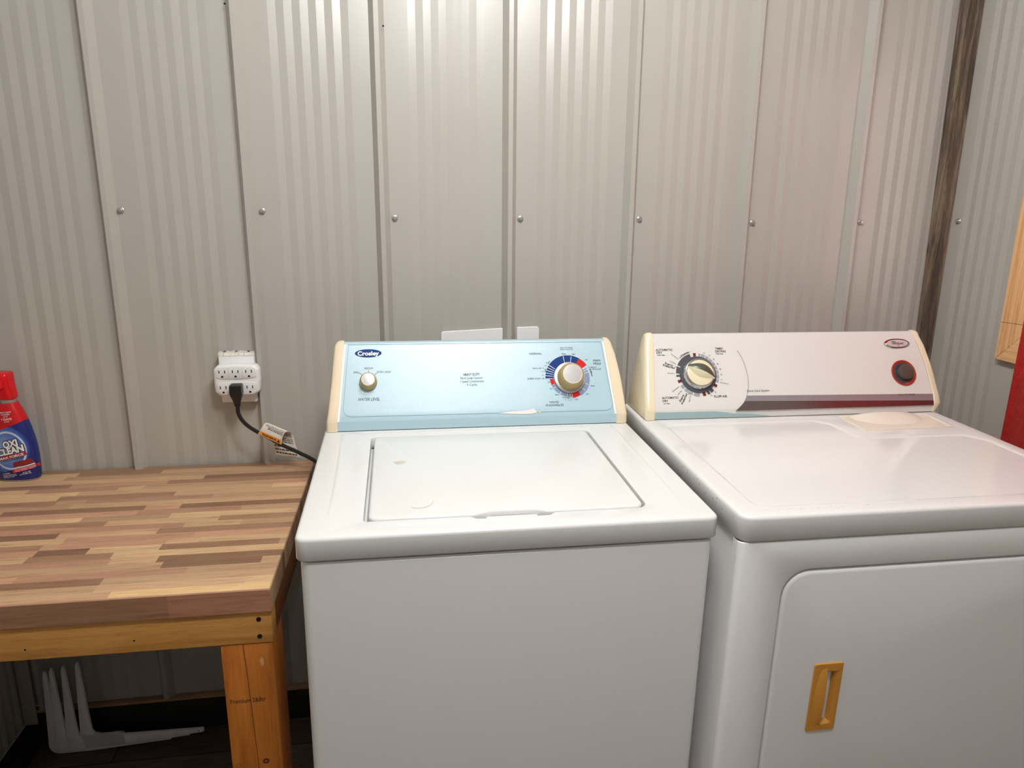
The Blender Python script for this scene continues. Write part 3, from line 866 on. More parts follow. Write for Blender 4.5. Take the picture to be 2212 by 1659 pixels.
# console
fL = lerp_fn([(sw(0), 0.0290), (sw(0.165), 0.0437)])
fR = lerp_fn([(sw(-0.0047), 0.7062), (sw(0.0258), 0.7102), (sw(0.0643), 0.7090), (sw(0.1008), 0.7040), (sw(0.139), 0.6975), (sw(0.169), 0.6905)])
oL = lerp_fn([(0.0, 0.0068), (sw(0.0), 0.0080), (sw(0.16), 0.0230), (sw(0.175), 0.028)])
oR = lerp_fn([(0.0, 0.7150), (sw(-0.008), 0.7262), (sw(0.0445), 0.7278), (sw(0.1215), 0.7196), (sw(0.155), 0.7110), (sw(0.167), 0.7060)])
con = console_body(P, fL, lerp_fn([(sw(0), 0.7100), (sw(0.1), 0.704), (sw(0.169), 0.6905)]), FACE_W, dry)
console_cap(P, fL, oL, CREAM2, dry); console_cap(P, fR, oR, CREAM2, dry)
C = console_map(P)
DT = [
('AUTOMATIC', 0.0659, 0.1386, 0.005, 0, 1),
('DRY', 0.0542, 0.1325, 0.0047, 0, 1),
('High Heat', 0.0575, 0.1266, 0.0032, 0, 1),
('Cool Down', 0.0891, 0.1229, 0.0032, -40, 0),
('Less Dry', 0.083, 0.1091, 0.0032, -28, 0),
('Energy', 0.0737, 0.1049, 0.0053, -18, 1),
('Preferred', 0.0723, 0.0998, 0.0053, -16, 1),
('Very Dry', 0.0759, 0.0841, 0.0032, -3, 0),
('TIMED', 0.1964, 0.14, 0.0048, 0, 1),
('DRYING', 0.199, 0.1333, 0.0051, 0, 1),
('High Heat', 0.1962, 0.1276, 0.003, 0, 1),
('10', 0.1594, 0.1297, 0.003, -10, 0),
('20', 0.1712, 0.1238, 0.003, -22, 0),
('30', 0.1802, 0.1151, 0.003, -35, 0),
('40', 0.188, 0.1042, 0.003, -45, 0),
('50', 0.1928, 0.0922, 0.003, -60, 0),
('20', 0.1935, 0.0793, 0.0029, -80, 0),
('10', 0.1922, 0.0669, 0.0029, 0, 0),
('Cool Down', 0.1981, 0.0588, 0.0032, -12, 0),
('FLUFF AIR', 0.1849, 0.0287, 0.0052, 0, 1),
('20', 0.1742, 0.0388, 0.0029, -45, 0),
('10', 0.1631, 0.0314, 0.0029, -60, 0),
('AUTOMATIC', 0.0674, 0.0283, 0.0049, 0, 1),
('DRY', 0.0554, 0.0215, 0.0045, 0, 1),
('Low Heat', 0.0575, 0.0155, 0.0028, 0, 1),
('Cool Down', 0.0821, 0.0477, 0.0032, 33, 0),
('Less Dry', 0.0906, 0.0396, 0.0032, 42, 0),
('Energy', 0.0937, 0.0274, 0.0052, 55, 1),
('Preferred', 0.0993, 0.025, 0.0052, 60, 1),
('Very Dry', 0.1118, 0.0248, 0.0032, 75, 0),
('Wrinkle Shield', 0.1142, 0.1289, 0.003, 20, 0),
('Extra Care System', 0.2762, 0.0397, 0.0053, 0, 0) ,
('PUSH TO START', 0.6418, 0.0215, 0.0044, 0, 1) 
]
bm = bmesh.new()
cx, cy, AS = 0.1376, 0.0797, 0.975
D = lambda a, b: C(a, b, 0.0)
for t, a, s, h, r, b in DT: put_text(bm, t, a, s, h*(0.92 if len(t) > 3 else 1.0), C, r, bold=b*0.8)
for rr0, rr1 in ((0.0528, 0.0536), (0.0548, 0.0556)): sector(bm, cx, cy, rr0, rr1, -44, -16, D, 0)
stroke(bm, [(0.0868, 0.0992), (0.0925, 0.0972)], 0.0009, D); stroke(bm, [(0.1103, 0.0345), (0.1135, 0.0410)], 0.0009, D)
obj('lettering', bm, INK2, con)
bm = bmesh.new()
for a0, a1, mi in ((-63, -15, 0), (-85.5, -66.5, 0), (-95, -89.5, 0), (-112, -104, 1), (-131, -120, 2), (-146.5, -134, 2), (-158.5, -147.5, 2), (-178.5, -162, 2), (163.5, 172, 1), (150.5, 158, 0), (137.5, 148, 0), (119.5, 128, 1),
                   (104, 113, 2), (91.5, 101, 2), (79, 89, 2), (66.5, 76.5, 2), (54, 64, 2), (42, 52, 2), (30, 40, 2), (17, 27.5, 2), (9.5, 15, 2), (-6, 2, 1)):
    sector(bm, cx, cy, 0.0405, 0.0503, a0, a1, D, mi)
obj('dial_scale', bm, [DARKSEG, MAROON, GREYSEG], con)
# the thin arc and the two stripes that start at it
ARC = [(0.2395, 0.1342), (0.2475, 0.1180), (0.2528, 0.1000), (0.2556, 0.0800), (0.2558, 0.0640), (0.2530, 0.0450), (0.2473, 0.0290), (0.2392, 0.0150), (0.2280, 0.0040), (0.2155, -0.0055)]
arc = [(p.x, p.y) for p in smooth_path([(a, b, 0) for a, b in ARC], 6)]
bm = bmesh.new(); stroke(bm, arc, 0.0014, D)
obj('console_arc', bm, GREYSEG, con)
def arc_a(s):
    for (a0, s0), (a1, s1) in zip(arc, arc[1:]):
        if s1 <= s <= s0: return a0+(a1-a0)*(s-s0)/(s1-s0)
    return arc[-1][0]
S1 = lambda a: 0.0290+(0.0222-0.0290)*(a-0.24)/(0.466); S2 = lambda a: 0.0165+(0.0065-0.0165)*(a-0.24)/(0.466)
STRIPE1 = mat('silver_stripe', (160, 158, 164), 0.3, metal=0.45)
STRIPE2 = mat('dark_mirror_stripe', (128, 116, 116), 0.2, metal=0.85)
bm = bmesh.new()
top_e = [(arc_a(s), s) for s in (0.0290, 0.026, 0.023, 0.0195, 0.0165)]
decal(bm, top_e+[(0.7085, S2(0.7085)), (0.7090, S1(0.7090))], D, 0)
low = [(arc_a(s), s) for s in (0.0165, 0.012, 0.007, 0.002, -0.0053)]
decal(bm, low+[(0.7055, -0.0053+0.0008), (0.7085, S2(0.7085))], D, 1)
st = obj('console_stripes', bm, [STRIPE1, STRIPE2], con, recalc=False)
# worn teal film left along the lower strip
bm = bmesh.new()
FS = lambda u, w: P(u, 0.0004, w)
decal(bm, [(0.0300, 0.0032), (0.300, 0.0032), (0.255, 0.0090), (0.215, 0.0105), (0.190, 0.0150), (0.165, 0.0172), (0.10, 0.0175), (0.0300, 0.0180)], FS)
tag(obj('strip_film', bm, mat('worn_teal_film', (158, 190, 192), 0.35), con), 'worn teal film')
# badge
bm = bmesh.new()
fr = lambda a, b: C(a, b, 0.0)
E0 = ellipse(0.6412, 0.1462, 0.0330, 0.0115, 56); E1 = ellipse(0.6425, 0.1462, 0.0275, 0.0090, 56)
loft(bm, [[C(a, b, 0.0) for a, b in E0], [C(a, b, 0.0022) for a, b in E0], [C(a, b, 0.003) for a, b in ellipse(0.6412, 0.1462, 0.0322, 0.0107, 56)], [C(a, b, 0.0018) for a, b in E1]], True, False)
bd = obj('logo_badge', bm, mat('chrome_badge_rim', (196, 190, 190), 0.12, metal=1.0), con)
bm = bmesh.new(); decal(bm, E1, lambda a, b: C(a, b, 0.0019))
put_text(bm, 'Whirlpool', 0.6435, 0.1462, 0.0058, lambda a, b: C(a, b, 0.0023), 0, italic=1, bold=0.6, mi=1, width=0.030)
stroke(bm, [(0.6280, 0.1500), (0.6330, 0.1508), (0.6385, 0.1500)], 0.0012, lambda a, b: C(a, b, 0.0023), mi=1)
stroke(bm, [(0.6465, 0.1440), (0.6440, 0.1400), (0.6410, 0.1385)], 0.0008, lambda a, b: C(a, b, 0.0023), mi=1)
obj('badge_face', bm, [mat('silver_badge_face', (206, 200, 196), 0.35, metal=0.15), INK2], bd)
# dial
K = lambda x, y, h: C(cx+x, cy+y*AS, h)
bm = bmesh.new(); lathe(bm, [(0.0425, 0.0), (0.0425, 0.0035), (0.0415, 0.0045), (0.034, 0.0045)], K, 64)
ds = obj('dial_base', bm, mat('dark_slate_plastic', (78, 82, 88), 0.35), dry)
bm = bmesh.new()
lathe(bm, [(0.0365, 0.0042), (0.0372, 0.0058), (0.0345, 0.0150), (0.0320, 0.0165), (0.0300, 0.0160)], K, 64)
kb = obj('cycle_knob', bm, CHROME, dry)
tag(kb, 'chrome ringed cycle knob')
bm = bmesh.new()
lathe(bm, [(0.0302, 0.0155), (0.0298, 0.0175), (0.0270, 0.0185), (0.010, 0.0170)], K, 56)
obj('knob_face', bm, mat('ivory_knob', (232, 222, 188), 0.25), kb)
# grip blade across the knob, turned a little clockwise
ga = math.radians(-26); cg, sg = math.cos(ga), math.sin(ga)
bm = bmesh.new(); n = 24; rings = []
for i in range(n+1):
    t = -1+2*i/n; x = 0.0335*t; wv = 0.0098*math.cos(t*math.pi/2*0.93)+0.0012
    hh = 0.017+0.015*math.cos(t*math.pi/2*0.9)
    sec = [(-wv*1.5, 0.0165), (-wv*0.85, hh*0.72+0.004), (-wv*0.45, hh), (wv*0.55, hh+0.0005), (wv*1.0, hh*0.8+0.003), (wv*1.25, 0.0165)]
    y0 = 0.0022+0.0035*(1-t*t)
    rings.append([K(x*cg-(y0+y)*sg, x*sg+(y0+y)*cg, h) for y, h in sec])
loft(bm, rings)
gr = obj('knob_grip', bm, MATS['ivory_knob'], kb, angle=50)
bm = bmesh.new(); rings = []
for i in range(n+1):
    t = -1+2*i/n; x = 0.0332*t; wv = 0.0098*math.cos(t*math.pi/2*0.93)+0.0012
    hh = 0.017+0.015*math.cos(t*math.pi/2*0.9)
    y0 = 0.0022+0.0035*(1-t*t)
    sec = [(-wv*0.47, hh-0.0003), (-wv*0.42, hh+0.0007), (wv*0.55, hh+0.0012), (wv*1.03, hh*0.8+0.0036), (wv*1.2, hh*0.45+0.010)]
    rings.append([K(x*cg-(y0+y)*sg, x*sg+(y0+y)*cg, h) for y, h in sec])
loft(bm, rings, False, False, closed=False)
tag(obj('grip_band', bm, mat('dark_olive_band', (84, 84, 74), 0.25), gr, angle=50), 'dark olive grip band')
bm = bmesh.new()
p0 = (0.0265, 0.0035); p1 = (0.0320, -0.0010)
stroke(bm, [(x*cg-y*sg, x*sg+y*cg) for x, y in (p0, p1)], 0.0016, lambda x, y: K(x, y, 0.0215))
obj('pointer_mark', bm, WHITE_P, gr)
# start button in its ring; the curtain's reflection is painted into its red
bx, by = 0.6446, 0.0742
bm = bmesh.new(); B = lambda x, y, h: C(bx+x, by+y, h)
lathe(bm, [(0.0308, 0.0), (0.0306, 0.0022), (0.0290, 0.0028), (0.0245, 0.0010)], B, 56, True, False)
sb = obj('start_button_ring', bm, mat('painted_reflection_ring', (186, 72, 52), 0.25, metal=0.4), dry)
bm = bmesh.new(); lathe(bm, [(0.0250, 0.0006), (0.0246, 0.0016), (0.0200, 0.0006)], B, 48)
obj('ring_well', bm, mat('dark_blue_grey_well', (74, 78, 84), 0.3), sb)
bm = bmesh.new(); lathe(bm, [(0.0182, 0.0006), (0.0180, 0.011), (0.0166, 0.0145), (0.010, 0.0160)], B, 40)
obj('start_button', bm, mat('charcoal_button', (82, 74, 68), 0.3), sb)

# ------------------------------------------------------------------ butcher block table
TH = -0.0103
tb = empty('work_table', 'butcher block topped wooden table on orange stained posts left of the washer', 'table',
           Matrix.Translation((0.5327, 0, 0)) @ Matrix.Rotation(TH, 4, 'Z'))
TZ, TT_, TD, TLEN, NR = 0.7464, 0.0425, 0.6443, 0.762, 26
TY0 = -0.0095
STAVES = [(0, -0.75, -0.646, 'm'), (0, -0.645, -0.497, 'd'), (1, -0.545, -0.356, 'd'), (3, -0.246, 0.0, 'D'), (4, -0.689, -0.531, 'd'), (5, -0.676, -0.612, 'l'), (5, -0.42, -0.366, 'l'),
 (7, -0.526, -0.284, 'd'), (8, -0.66, -0.52, 'd'), (8, -0.511, -0.461, 'm'), (9, -0.48, -0.248, 'l'), (10, -0.251, 0.0, 'D'), (10, -0.606, -0.323, 'D'), (11, -0.331, -0.121, 'p'), (12, -0.258, -0.013, 'l'),
 (12, -0.597, -0.431, 'l'), (12, -0.431, -0.258, 'm'), (13, -0.155, 0.0, 'd'), (13, -0.579, -0.374, 'd'), (14, -0.216, -0.106, 'l'), (15, -0.26, 0.0, 'd'), (15, -0.554, -0.444, 'D'), (16, -0.184, 0.0, 'p'),
 (16, -0.542, -0.422, 'l'), (17, -0.166, 0.0, 'l'), (17, -0.424, -0.228, 'p'), (17, -0.53, -0.452, 'd'), (18, -0.232, -0.014, 'D'), (18, -0.451, -0.36, 'D'), (19, -0.309, -0.0, 'l'), (19, -0.504, -0.456, 'l'),
 (19, -0.456, -0.309, 'd'), (20, -0.222, 0.0, 'D'), (20, -0.496, -0.304, 'p'), (20, -0.304, -0.222, 'm'), (21, -0.207, -0.034, 'D'), (22, -0.355, -0.158, 'p'), (23, -0.46, -0.29, 'D'), (24, -0.29, -0.047, 'm'),
 (24, -0.449, -0.29, 'm'), (25, -0.26, 0.0, 'L'), (25, -0.437, -0.26, 'm')]
TONES = {'D': (150, 114, 88), 'd': (172, 134, 104), 'm': (205, 168, 132), 'p': (202, 156, 126), 'l': (224, 188, 144), 'L': (236, 200, 148)}
def stave_mat():
    m = bpy.data.materials.new('butcher_block'); m.use_nodes = True
    N = NT(m)
    at = N.new('ShaderNodeAttribute'); at.attribute_name = 'stave'
    seed = N.new('ShaderNodeSeparateColor')
    sa = N.new('ShaderNodeAttribute'); sa.attribute_name = 'seed'
    tc = N.new('ShaderNodeTexCoord')
    add = N.new('ShaderNodeVectorMath', operation='ADD'); N.link(tc.outputs['Object'], add.inputs[0])
    mu = N.new('ShaderNodeVectorMath', operation='SCALE'); mu.inputs['Scale'].default_value = 7.0; N.link(sa.outputs['Color'], mu.inputs[0]); N.link(mu.outputs[0], add.inputs[1])
    mp = N.new('ShaderNodeMapping'); mp.inputs['Scale'].default_value = (3, 46, 46); N.link(add.outputs[0], mp.inputs[0])
    g = N.noise(mp.outputs[0], 3.2, 6, 0.62, 1.0)
    mp2 = N.new('ShaderNodeMapping'); mp2.inputs['Scale'].default_value = (5, 190, 190); N.link(add.outputs[0], mp2.inputs[0])
    g2 = N.noise(mp2.outputs[0], 3, 4, 0.6)
    k = N.ramp(N.math('ADD', N.math('MULTIPLY', g, 0.65), N.math('MULTIPLY', g2, 0.35)), [(0.30, rgb(178, 158, 146)), (0.44, rgb(238, 232, 226)), (0.60, rgb(255, 255, 255))])
    N.link(N.mix(1.0, at.outputs['Color'], k, 'MULTIPLY'), N.b.inputs['Base Color'])
    N.b.inputs['Roughness'].default_value = 0.42
    N.bump(g2, 0.12, 0.0006)
    return m
def staved_slab():
    rnd = random.Random(11)
    rows = []
    for r in range(NR):
        segs = sorted([(a, b, t) for q, a, b, t in STAVES if q == r]); out = []; x = -TLEN
        for a, b, t in segs+[(0.0, 0.0, None)]:
            a = max(a, x)
            while a-x > 0.012:                                   # fill the gaps with further staves
                L = min(a-x, rnd.uniform(0.16, 0.42))
                if a-x-L < 0.06: L = a-x
                out.append((x, x+L, rnd.choice('mmmpplmdl'))); x += L
            if t: out.append((x, min(b, 0.0), t)); x = min(b, 0.0)
        if out and out[-1][1] < 0: out[-1] = (out[-1][0], 0.0, out[-1][2])
        rows.append(out)
    V = []; F = []; Cc = []; Sd = []
    def quad(ps, col, sd):
        i = len(V); V.extend(ps); F.append((i, i+1, i+2, i+3)); Cc.append(col); Sd.append(sd)
    rh = TD/NR; b = 0.0018
    for r, segs in enumerate(rows):
        y1 = TY0-(TD+TY0)*r/NR; y0 = TY0-(TD+TY0)*(r+1)/NR
        for x0, x1, t in segs:
            c = TONES[t]; j = rnd.uniform(0.93, 1.06); col = tuple(lin(min(255, v*j)) for v in c)+(1,); sd = (rnd.random(), rnd.random(), rnd.random(), 1)
            ya = y0+(b if r == NR-1 else 0); xb = x1-(b if x1 >= -1e-6 else 0)
            quad([(x0, ya, TZ), (xb, ya, TZ), (xb, y1, TZ), (x0, y1, TZ)], col, sd)
            quad([(x0, y0+0.001, TZ-TT_), (x0, y1, TZ-TT_), (x1, y1, TZ-TT_), (x1, y0+0.001, TZ-TT_)], col, sd)
            if x1 >= -1e-6:                                      # right end of the stave: end grain
                e = tuple(v*0.62 for v in col[:3])+(1,)
                quad([(0, y0, TZ-b), (0, y1, TZ-b), (xb, y1, TZ), (xb, ya, TZ)], e, sd)
                quad([(0, y0, TZ-TT_), (0, y1, TZ-TT_), (0, y1, TZ-b), (0, y0, TZ-b)], e, sd)
            if x0 <= -TLEN+1e-6: quad([(x0, y1, TZ-TT_), (x0, y0, TZ-TT_), (x0, y0, TZ), (x0, y1, TZ)], col, sd)
            if r == 0: quad([(x1, y1, TZ-TT_), (x0, y1, TZ-TT_), (x0, y1, TZ), (x1, y1, TZ)], col, sd)
    yf = -TD
    for x0, x1, c in ((-TLEN, -0.437, (172, 140, 108)), (-0.437, -0.166, (160, 118, 92)), (-0.166, 0.0, (178, 130, 104))):
        col = tuple(lin(v) for v in c)+(1,); sd = (x0*3 % 1, 0.3, 0.7, 1)
        quad([(x0, yf, TZ-TT_), (x1, yf, TZ-TT_), (x1, yf, TZ-b), (x0, yf, TZ-b)], col, sd)
        col2 = tuple(lin(v) for v in ((186, 140, 112) if x0 > -0.5 else (214, 176, 132)))+(1,)
        quad([(x0, yf, TZ-b), (x1, yf, TZ-b), (x1, yf+b, TZ), (x0, yf+b, TZ)], col2, sd)
    me = bpy.data.meshes.new('tabletop'); me.from_pydata(V, [], F)
    ca = me.color_attributes.new('stave', 'FLOAT_COLOR', 'CORNER'); sa = me.color_attributes.new('seed', 'FLOAT_COLOR', 'CORNER')
    for p in me.polygons:
        for li in p.loop_indices: ca.data[li].color = Cc[p.index]; sa.data[li].color = Sd[p.index]
    me.materials.append(stave_mat())
    o = bpy.data.objects.new('tabletop', me); COL.objects.link(o); o.parent = tb
    return o
top = staved_slab()
tag(top, 'butcher block tabletop of mixed tan and brown staves')
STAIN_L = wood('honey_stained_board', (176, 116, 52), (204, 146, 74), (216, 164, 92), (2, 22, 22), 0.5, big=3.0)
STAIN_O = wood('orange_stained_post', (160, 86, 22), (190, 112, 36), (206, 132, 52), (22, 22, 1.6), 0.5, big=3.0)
STAIN_SHADED = wood('shaded_side_rail', (92, 48, 20), (112, 62, 26), (130, 76, 34), (14, 2, 14), 0.6)  # same stain, with the shade under the slab put into a darker colour
def part_box(name, a, m, bev=0.002, parent=tb):
    bm = bmesh.new(); box(bm, *a, bev); return obj(name, bm, m, parent)
AZ0, AZ1 = 0.640, TZ-TT_-0.0002
part_box('front_rail', (-TLEN+0.02, -0.0028, -TD+0.006, -TD+0.044, AZ0, AZ1), STAIN_L)
part_box('back_rail', (-TLEN+0.02, -0.004, -0.050, -0.022, AZ0, AZ1), STAIN_SHADED)
part_box('side_rail', (-0.041, -0.003, -TD+0.0445, -0.0505, AZ0, AZ1), STAIN_SHADED)
part_box('side_rail', (-TLEN+0.02, -TLEN+0.058, -TD+0.0445, -0.0505, AZ0, AZ1), STAIN_SHADED)
leg = part_box('leg', (-0.0925, -0.0035, -TD+0.007, -TD+0.096, 0.0005, AZ0-0.0004), STAIN_O, 0.004)
part_box('leg', (-TLEN+0.02, -TLEN+0.109, -TD+0.007, -TD+0.096, 0.0005, AZ0-0.0004), STAIN_O, 0.004)
# grade stamp, drying crack and knots on the front right leg
LF = lambda x, z: (x, -TD+0.0068, z)
bm = bmesh.new(); put_text(bm, 'Premium 2&Btr', -0.0538, 0.5275, 0.0085, LF, 1, bold=0.6, width=0.061)
obj('grade_stamp', bm, mat('faded_stamp_ink', (96, 54, 22), 0.7), leg)
bm = bmesh.new()
ck = [(-0.0540, 0.639), (-0.0530, 0.61), (-0.0515, 0.585), (-0.0505, 0.55), (-0.0490, 0.50), (-0.0478, 0.46), (-0.0465, 0.41), (-0.0455, 0.36), (-0.0450, 0.28), (-0.044, 0.18)]
stroke(bm, ck, 0.0011, LF)
obj('drying_crack', bm, mat('crack_shadow', (92, 46, 16), 0.9), leg)
for x, z, a, b_, t in ((-0.0805, 0.394, 0.0048, 0.0032, 0.0008), (-0.0325, 0.398, 0.0040, 0.0036, 0.004)):
    bm = bmesh.new(); stroke(bm, ellipse(x, z, a, b_, 20, 0.3), t, LF, True); obj('wood_knot', bm, mat('knot_brown', (104, 50, 16), 0.7), leg)
bm = bmesh.new(); decal(bm, [(-0.029, 0.603), (-0.026, 0.612), (-0.022, 0.608), (-0.0215, 0.599), (-0.025, 0.594)], LF)
obj('chipped_spot', bm, mat('pale_chip', (214, 170, 116), 0.7), leg)
for x, z in ((-0.024, 0.6865), (-0.0245, 0.6535)):
    bm = bmesh.new(); lathe(bm, [(0.0042, 0.0), (0.0040, 0.0010), (0.0020, 0.0004)], lambda a, b, h: (x+a, -TD+0.0058-h, z+b), 20)
    obj('wood_screw', bm, mat('dark_screw', (52, 46, 42), 0.4, metal=0.7), tb)
for x, z in ((-0.228, 0.6625), (-0.398, 0.6600)):
    bm = bmesh.new(); lathe(bm, [(0.0018, 0.0), (0.001, 0.0003)], lambda a, b, h: (x+a, -TD+0.0058-h, z+b), 12)
    obj('nail_hole', bm, BLACK, tb)

# ------------------------------------------------------------------ electrical box, six way tap and cord on the wall
bx0 = empty('outlet_box', 'white surface outlet box with torn top on the wall behind the white tap', 'outlet box', Matrix.Translation((0.367, -0.0004, 0.972)))
bm = bmesh.new()
box(bm, -0.040, 0.041, -0.0300, -0.0004, -0.0605, 0.0592, 0.0012)
obj('box_body', bm, WPLAS, bx0)
bm = bmesh.new()   # ragged rim of torn caulk along the top
rnd = random.Random(3); T0 = []; T1 = []; T2 = []
for i in range(25):
    x = -0.0405+0.082*i/24
    T0.append((x, -0.0306, 0.0545-rnd.uniform(0, 0.002))); T1.append((x, -0.029+rnd.uniform(-0.002, 0.002), 0.0602+rnd.uniform(0, 0.0012))); T2.append((x, -0.006+rnd.uniform(-0.005, 0.003), 0.0600+rnd.uniform(0, 0.0028)))
loft(bm, [T0, T1, T2], False, False, closed=False)
tag(obj('torn_caulk', bm, mat('old_caulk', (226, 218, 204), 0.7), bx0), 'torn off white caulk')
bm = bmesh.new()
for x in (-0.031, -0.004, 0.024): decal(bm, [(x, -0.022), (x+0.006, -0.024), (x+0.009, -0.018), (x+0.002, -0.014)], lambda a, b: (a, b, 0.0634))
obj('tear_gap', bm, BLACK, bx0)
tap = empty('power_tap', 'white six socket plug-in power tap on the steel wall above the table', 'power tap', Matrix.Translation((0.3705, -0.0310, 0.9710)))
ap = [(0.3188, 0.9985), (0.3288, 1.0085), (0.3700, 1.0100), (0.4136, 1.0085), (0.4236, 0.9985), (0.4240, 0.9713), (0.4213, 0.9440), (0.4080, 0.9330), (0.3700, 0.9320), (0.3285, 0.9330), (0.3190, 0.9440), (0.3178, 0.9713)]
al = round_poly([(x-0.3705, z-0.971) for x, z in ap], 0.010, 4)
bm = bmesh.new(); rings = [(0.002, 0.0), (0.0, 0.003), (0.0, 0.020), (0.0015, 0.0245), (0.0045, 0.0275), (0.008, 0.0285)]
loft(bm, [[(x, -h, z) for x, z in offset(al, d)] for d, h in rings], True, False)
fill_between(bm, [offset(al, 0.008)], lambda x, z: (x, -0.0285, z))
tb_o = obj('tap_body', bm, WPLAS, tap, angle=45)
def field(pts):
    f = round_poly([(x-0.3705, z-0.971) for x, z in pts], 0.0045, 4); bm = bmesh.new()
    loft(bm, [[(x, -h, z) for x, z in offset(f, d)] for d, h in ((0, 0.0280), (0, 0.0297), (0.0012, 0.0303))], False, True)
    return obj('socket_field', bm, mat('white_socket_face', (232, 231, 230), 0.35), tap, angle=40)
f1 = field([(0.3243, 0.9795), (0.3385, 0.9765), (0.3700, 0.9755), (0.4010, 0.9770), (0.4170, 0.9795), (0.4140, 1.0010), (0.4070, 1.0040), (0.3700, 1.0055), (0.3340, 1.0040), (0.3270, 1.0010)])
f2 = field([(0.3255, 0.9660), (0.3400, 0.9682), (0.3700, 0.9690), (0.4020, 0.9682), (0.4175, 0.9660), (0.4140, 0.9430), (0.4060, 0.9385), (0.3700, 0.9372), (0.3350, 0.9385), (0.3290, 0.9430)])
for f, zc, xs in ((f1, 0.9940, (0.3393, 0.3694, 0.3997)), (f2, 0.9558, (0.3393, 0.3997))):
    bm = bmesh.new(); fr = lambda x, z: (x-0.3705, -0.0305, z-0.971)
    for xc in xs:
        for sx in (-0.0064, 0.0064): decal(bm, [(xc+sx-0.0011, zc-0.0036), (xc+sx+0.0011, zc-0.0036), (xc+sx+0.0011, zc+0.0036), (xc+sx-0.0011, zc+0.0036)], fr)
        decal(bm, [(xc+0.0026*math.cos(a), zc-0.0118+0.0026*math.sin(a)) for a in [math.pi*k/8 for k in range(9)]]+[(xc-0.0026, zc-0.0140), (xc+0.0026, zc-0.0140)], fr)
    obj('socket_slots', bm, BLACK, f, dedupe=False)
    bm = bmesh.new()
    for xc in (0.3543, 0.3847): stroke(bm, [(xc, zc-0.017), (xc, zc+0.0095)], 0.0005, fr)
    obj('field_seam', bm, mat('seam_grey', (170, 168, 166), 0.6), f)

pc = empty('appliance_cable', 'black washer power cord plugged into the tap with an orange and white warning tag', 'power cord', Matrix.Translation((0.3705, -0.062, 0.9535)))
O = Vector((0.3705, -0.062, 0.9535))
bm = bmesh.new()
def rr(cx, hw, y0, y1, z): return [(x-O.x+cx, y-O.y, z-O.z) for x, y in round_poly([(-hw, y1), (hw, y1), (hw, y0), (-hw, y0)], 0.003, 3)]
loft(bm, [rr(0.3715, 0.0122, -0.0630, -0.082, 0.9665), rr(0.3716, 0.0134, -0.0625, -0.089, 0.9650), rr(0.3717, 0.0135, -0.0625, -0.091, 0.9460), rr(0.3720, 0.0118, -0.0635, -0.090, 0.9390), rr(0.3724, 0.0092, -0.0690, -0.088, 0.9310), rr(0.3725, 0.0074, -0.0740, -0.087, 0.9240), rr(0.3726, 0.0066, -0.0760, -0.086, 0.9155)])
plug = obj('plug', bm, BLACK_P, pc, angle=40)
bm = bmesh.new()
path = smooth_path([(0.3726, -0.081, 0.9165), (0.3732, -0.0835, 0.9000), (0.3800, -0.085, 0.8830), (0.3934, -0.085, 0.8665), (0.4150, -0.085, 0.8500), (0.4420, -0.085, 0.8330), (0.4693, -0.085, 0.8150), (0.5033, -0.086, 0.7965), (0.5443, -0.090, 0.7718), (0.580, -0.100, 0.735), (0.612, -0.118, 0.66), (0.625, -0.126, 0.56)], 6)
tube(bm, [p-O for p in path], 0.0048, 10, 0.62, Vector((0, 1, 0)))
obj('cable', bm, BLACK_P, pc)
# warning tag folded over the cord
Lp = [(0.4152, -0.0920, 0.8471), (0.4215, -0.0930, 0.8575), (0.4289, -0.0915, 0.8690), (0.4340, -0.086, 0.8725), (0.4385, -0.077, 0.8690), (0.4395, -0.069, 0.8560), (0.4375, -0.064, 0.8400), (0.4401, -0.062, 0.8162), (0.4465, -0.060, 0.7811)]
Rp = [(0.4676, -0.0920, 0.8184), (0.4700, -0.0935, 0.8320), (0.4745, -0.0920, 0.8440), (0.4800, -0.086, 0.8490), (0.4860, -0.077, 0.8455), (0.4905, -0.069, 0.8380), (0.4937, -0.064, 0.8236), (0.4965, -0.062, 0.8030), (0.5055, -0.060, 0.7695)]
TAGW = mat('tag_paper', (226, 218, 206), 0.55)
A = smooth_path(Lp, 4); B = smooth_path(Rp, 4)
bm = bmesh.new()
loft(bm, [[a.lerp(b, k/6)-O for k in range(7)] for a, b in zip(A, B)], False, False, closed=False)
tg = obj('warning_tag', bm, TAGW, pc, angle=80)
mdf = tg.modifiers.new('t', 'SOLIDIFY'); mdf.thickness = 0.0004; mdf.offset = 0
tag(tg, 'white paper warning tag')
def tagmap(lift):
    def fr(x, y):  # x 0..1 along the cord, y running along the sheet from the front edge (0) to the end (1)
        q = y*(len(A)-1); i = min(int(q), len(A)-2); f = q-i
        a = A[i].lerp(A[i+1], f); b = B[i].lerp(B[i+1], f)
        t = (A[i+1]-A[i]); n_ = (b-a).cross(t).normalized()
        if y > 0.55: n_ = Vector((0, -1, 0))
        elif n_.y > 0 and y < 0.3: n_ = -n_
        return a.lerp(b, x)+n_*lift-O
    return fr
bm = bmesh.new(); fr = tagmap(0.0007)
for k in range(8):
    decal(bm, [(0.03+0.94*k/8, 0.02), (0.03+0.94*(k+1)/8, 0.02), (0.03+0.94*(k+1)/8, 0.115), (0.03+0.94*k/8, 0.115)], fr)
bd = obj('warning_band', bm, mat('tag_orange', (240, 150, 48), 0.5), tg, angle=80)
bm = bmesh.new(); fr2 = tagmap(0.0012)
put_text(bm, 'WARNING', 0.46, 0.066, 0.050, lambda x, y: fr2(x, y), 180, bold=1.0, width=0.62)
face(bm, [fr2(0.86, 0.095), fr2(0.93, 0.04), fr2(0.80, 0.04)])
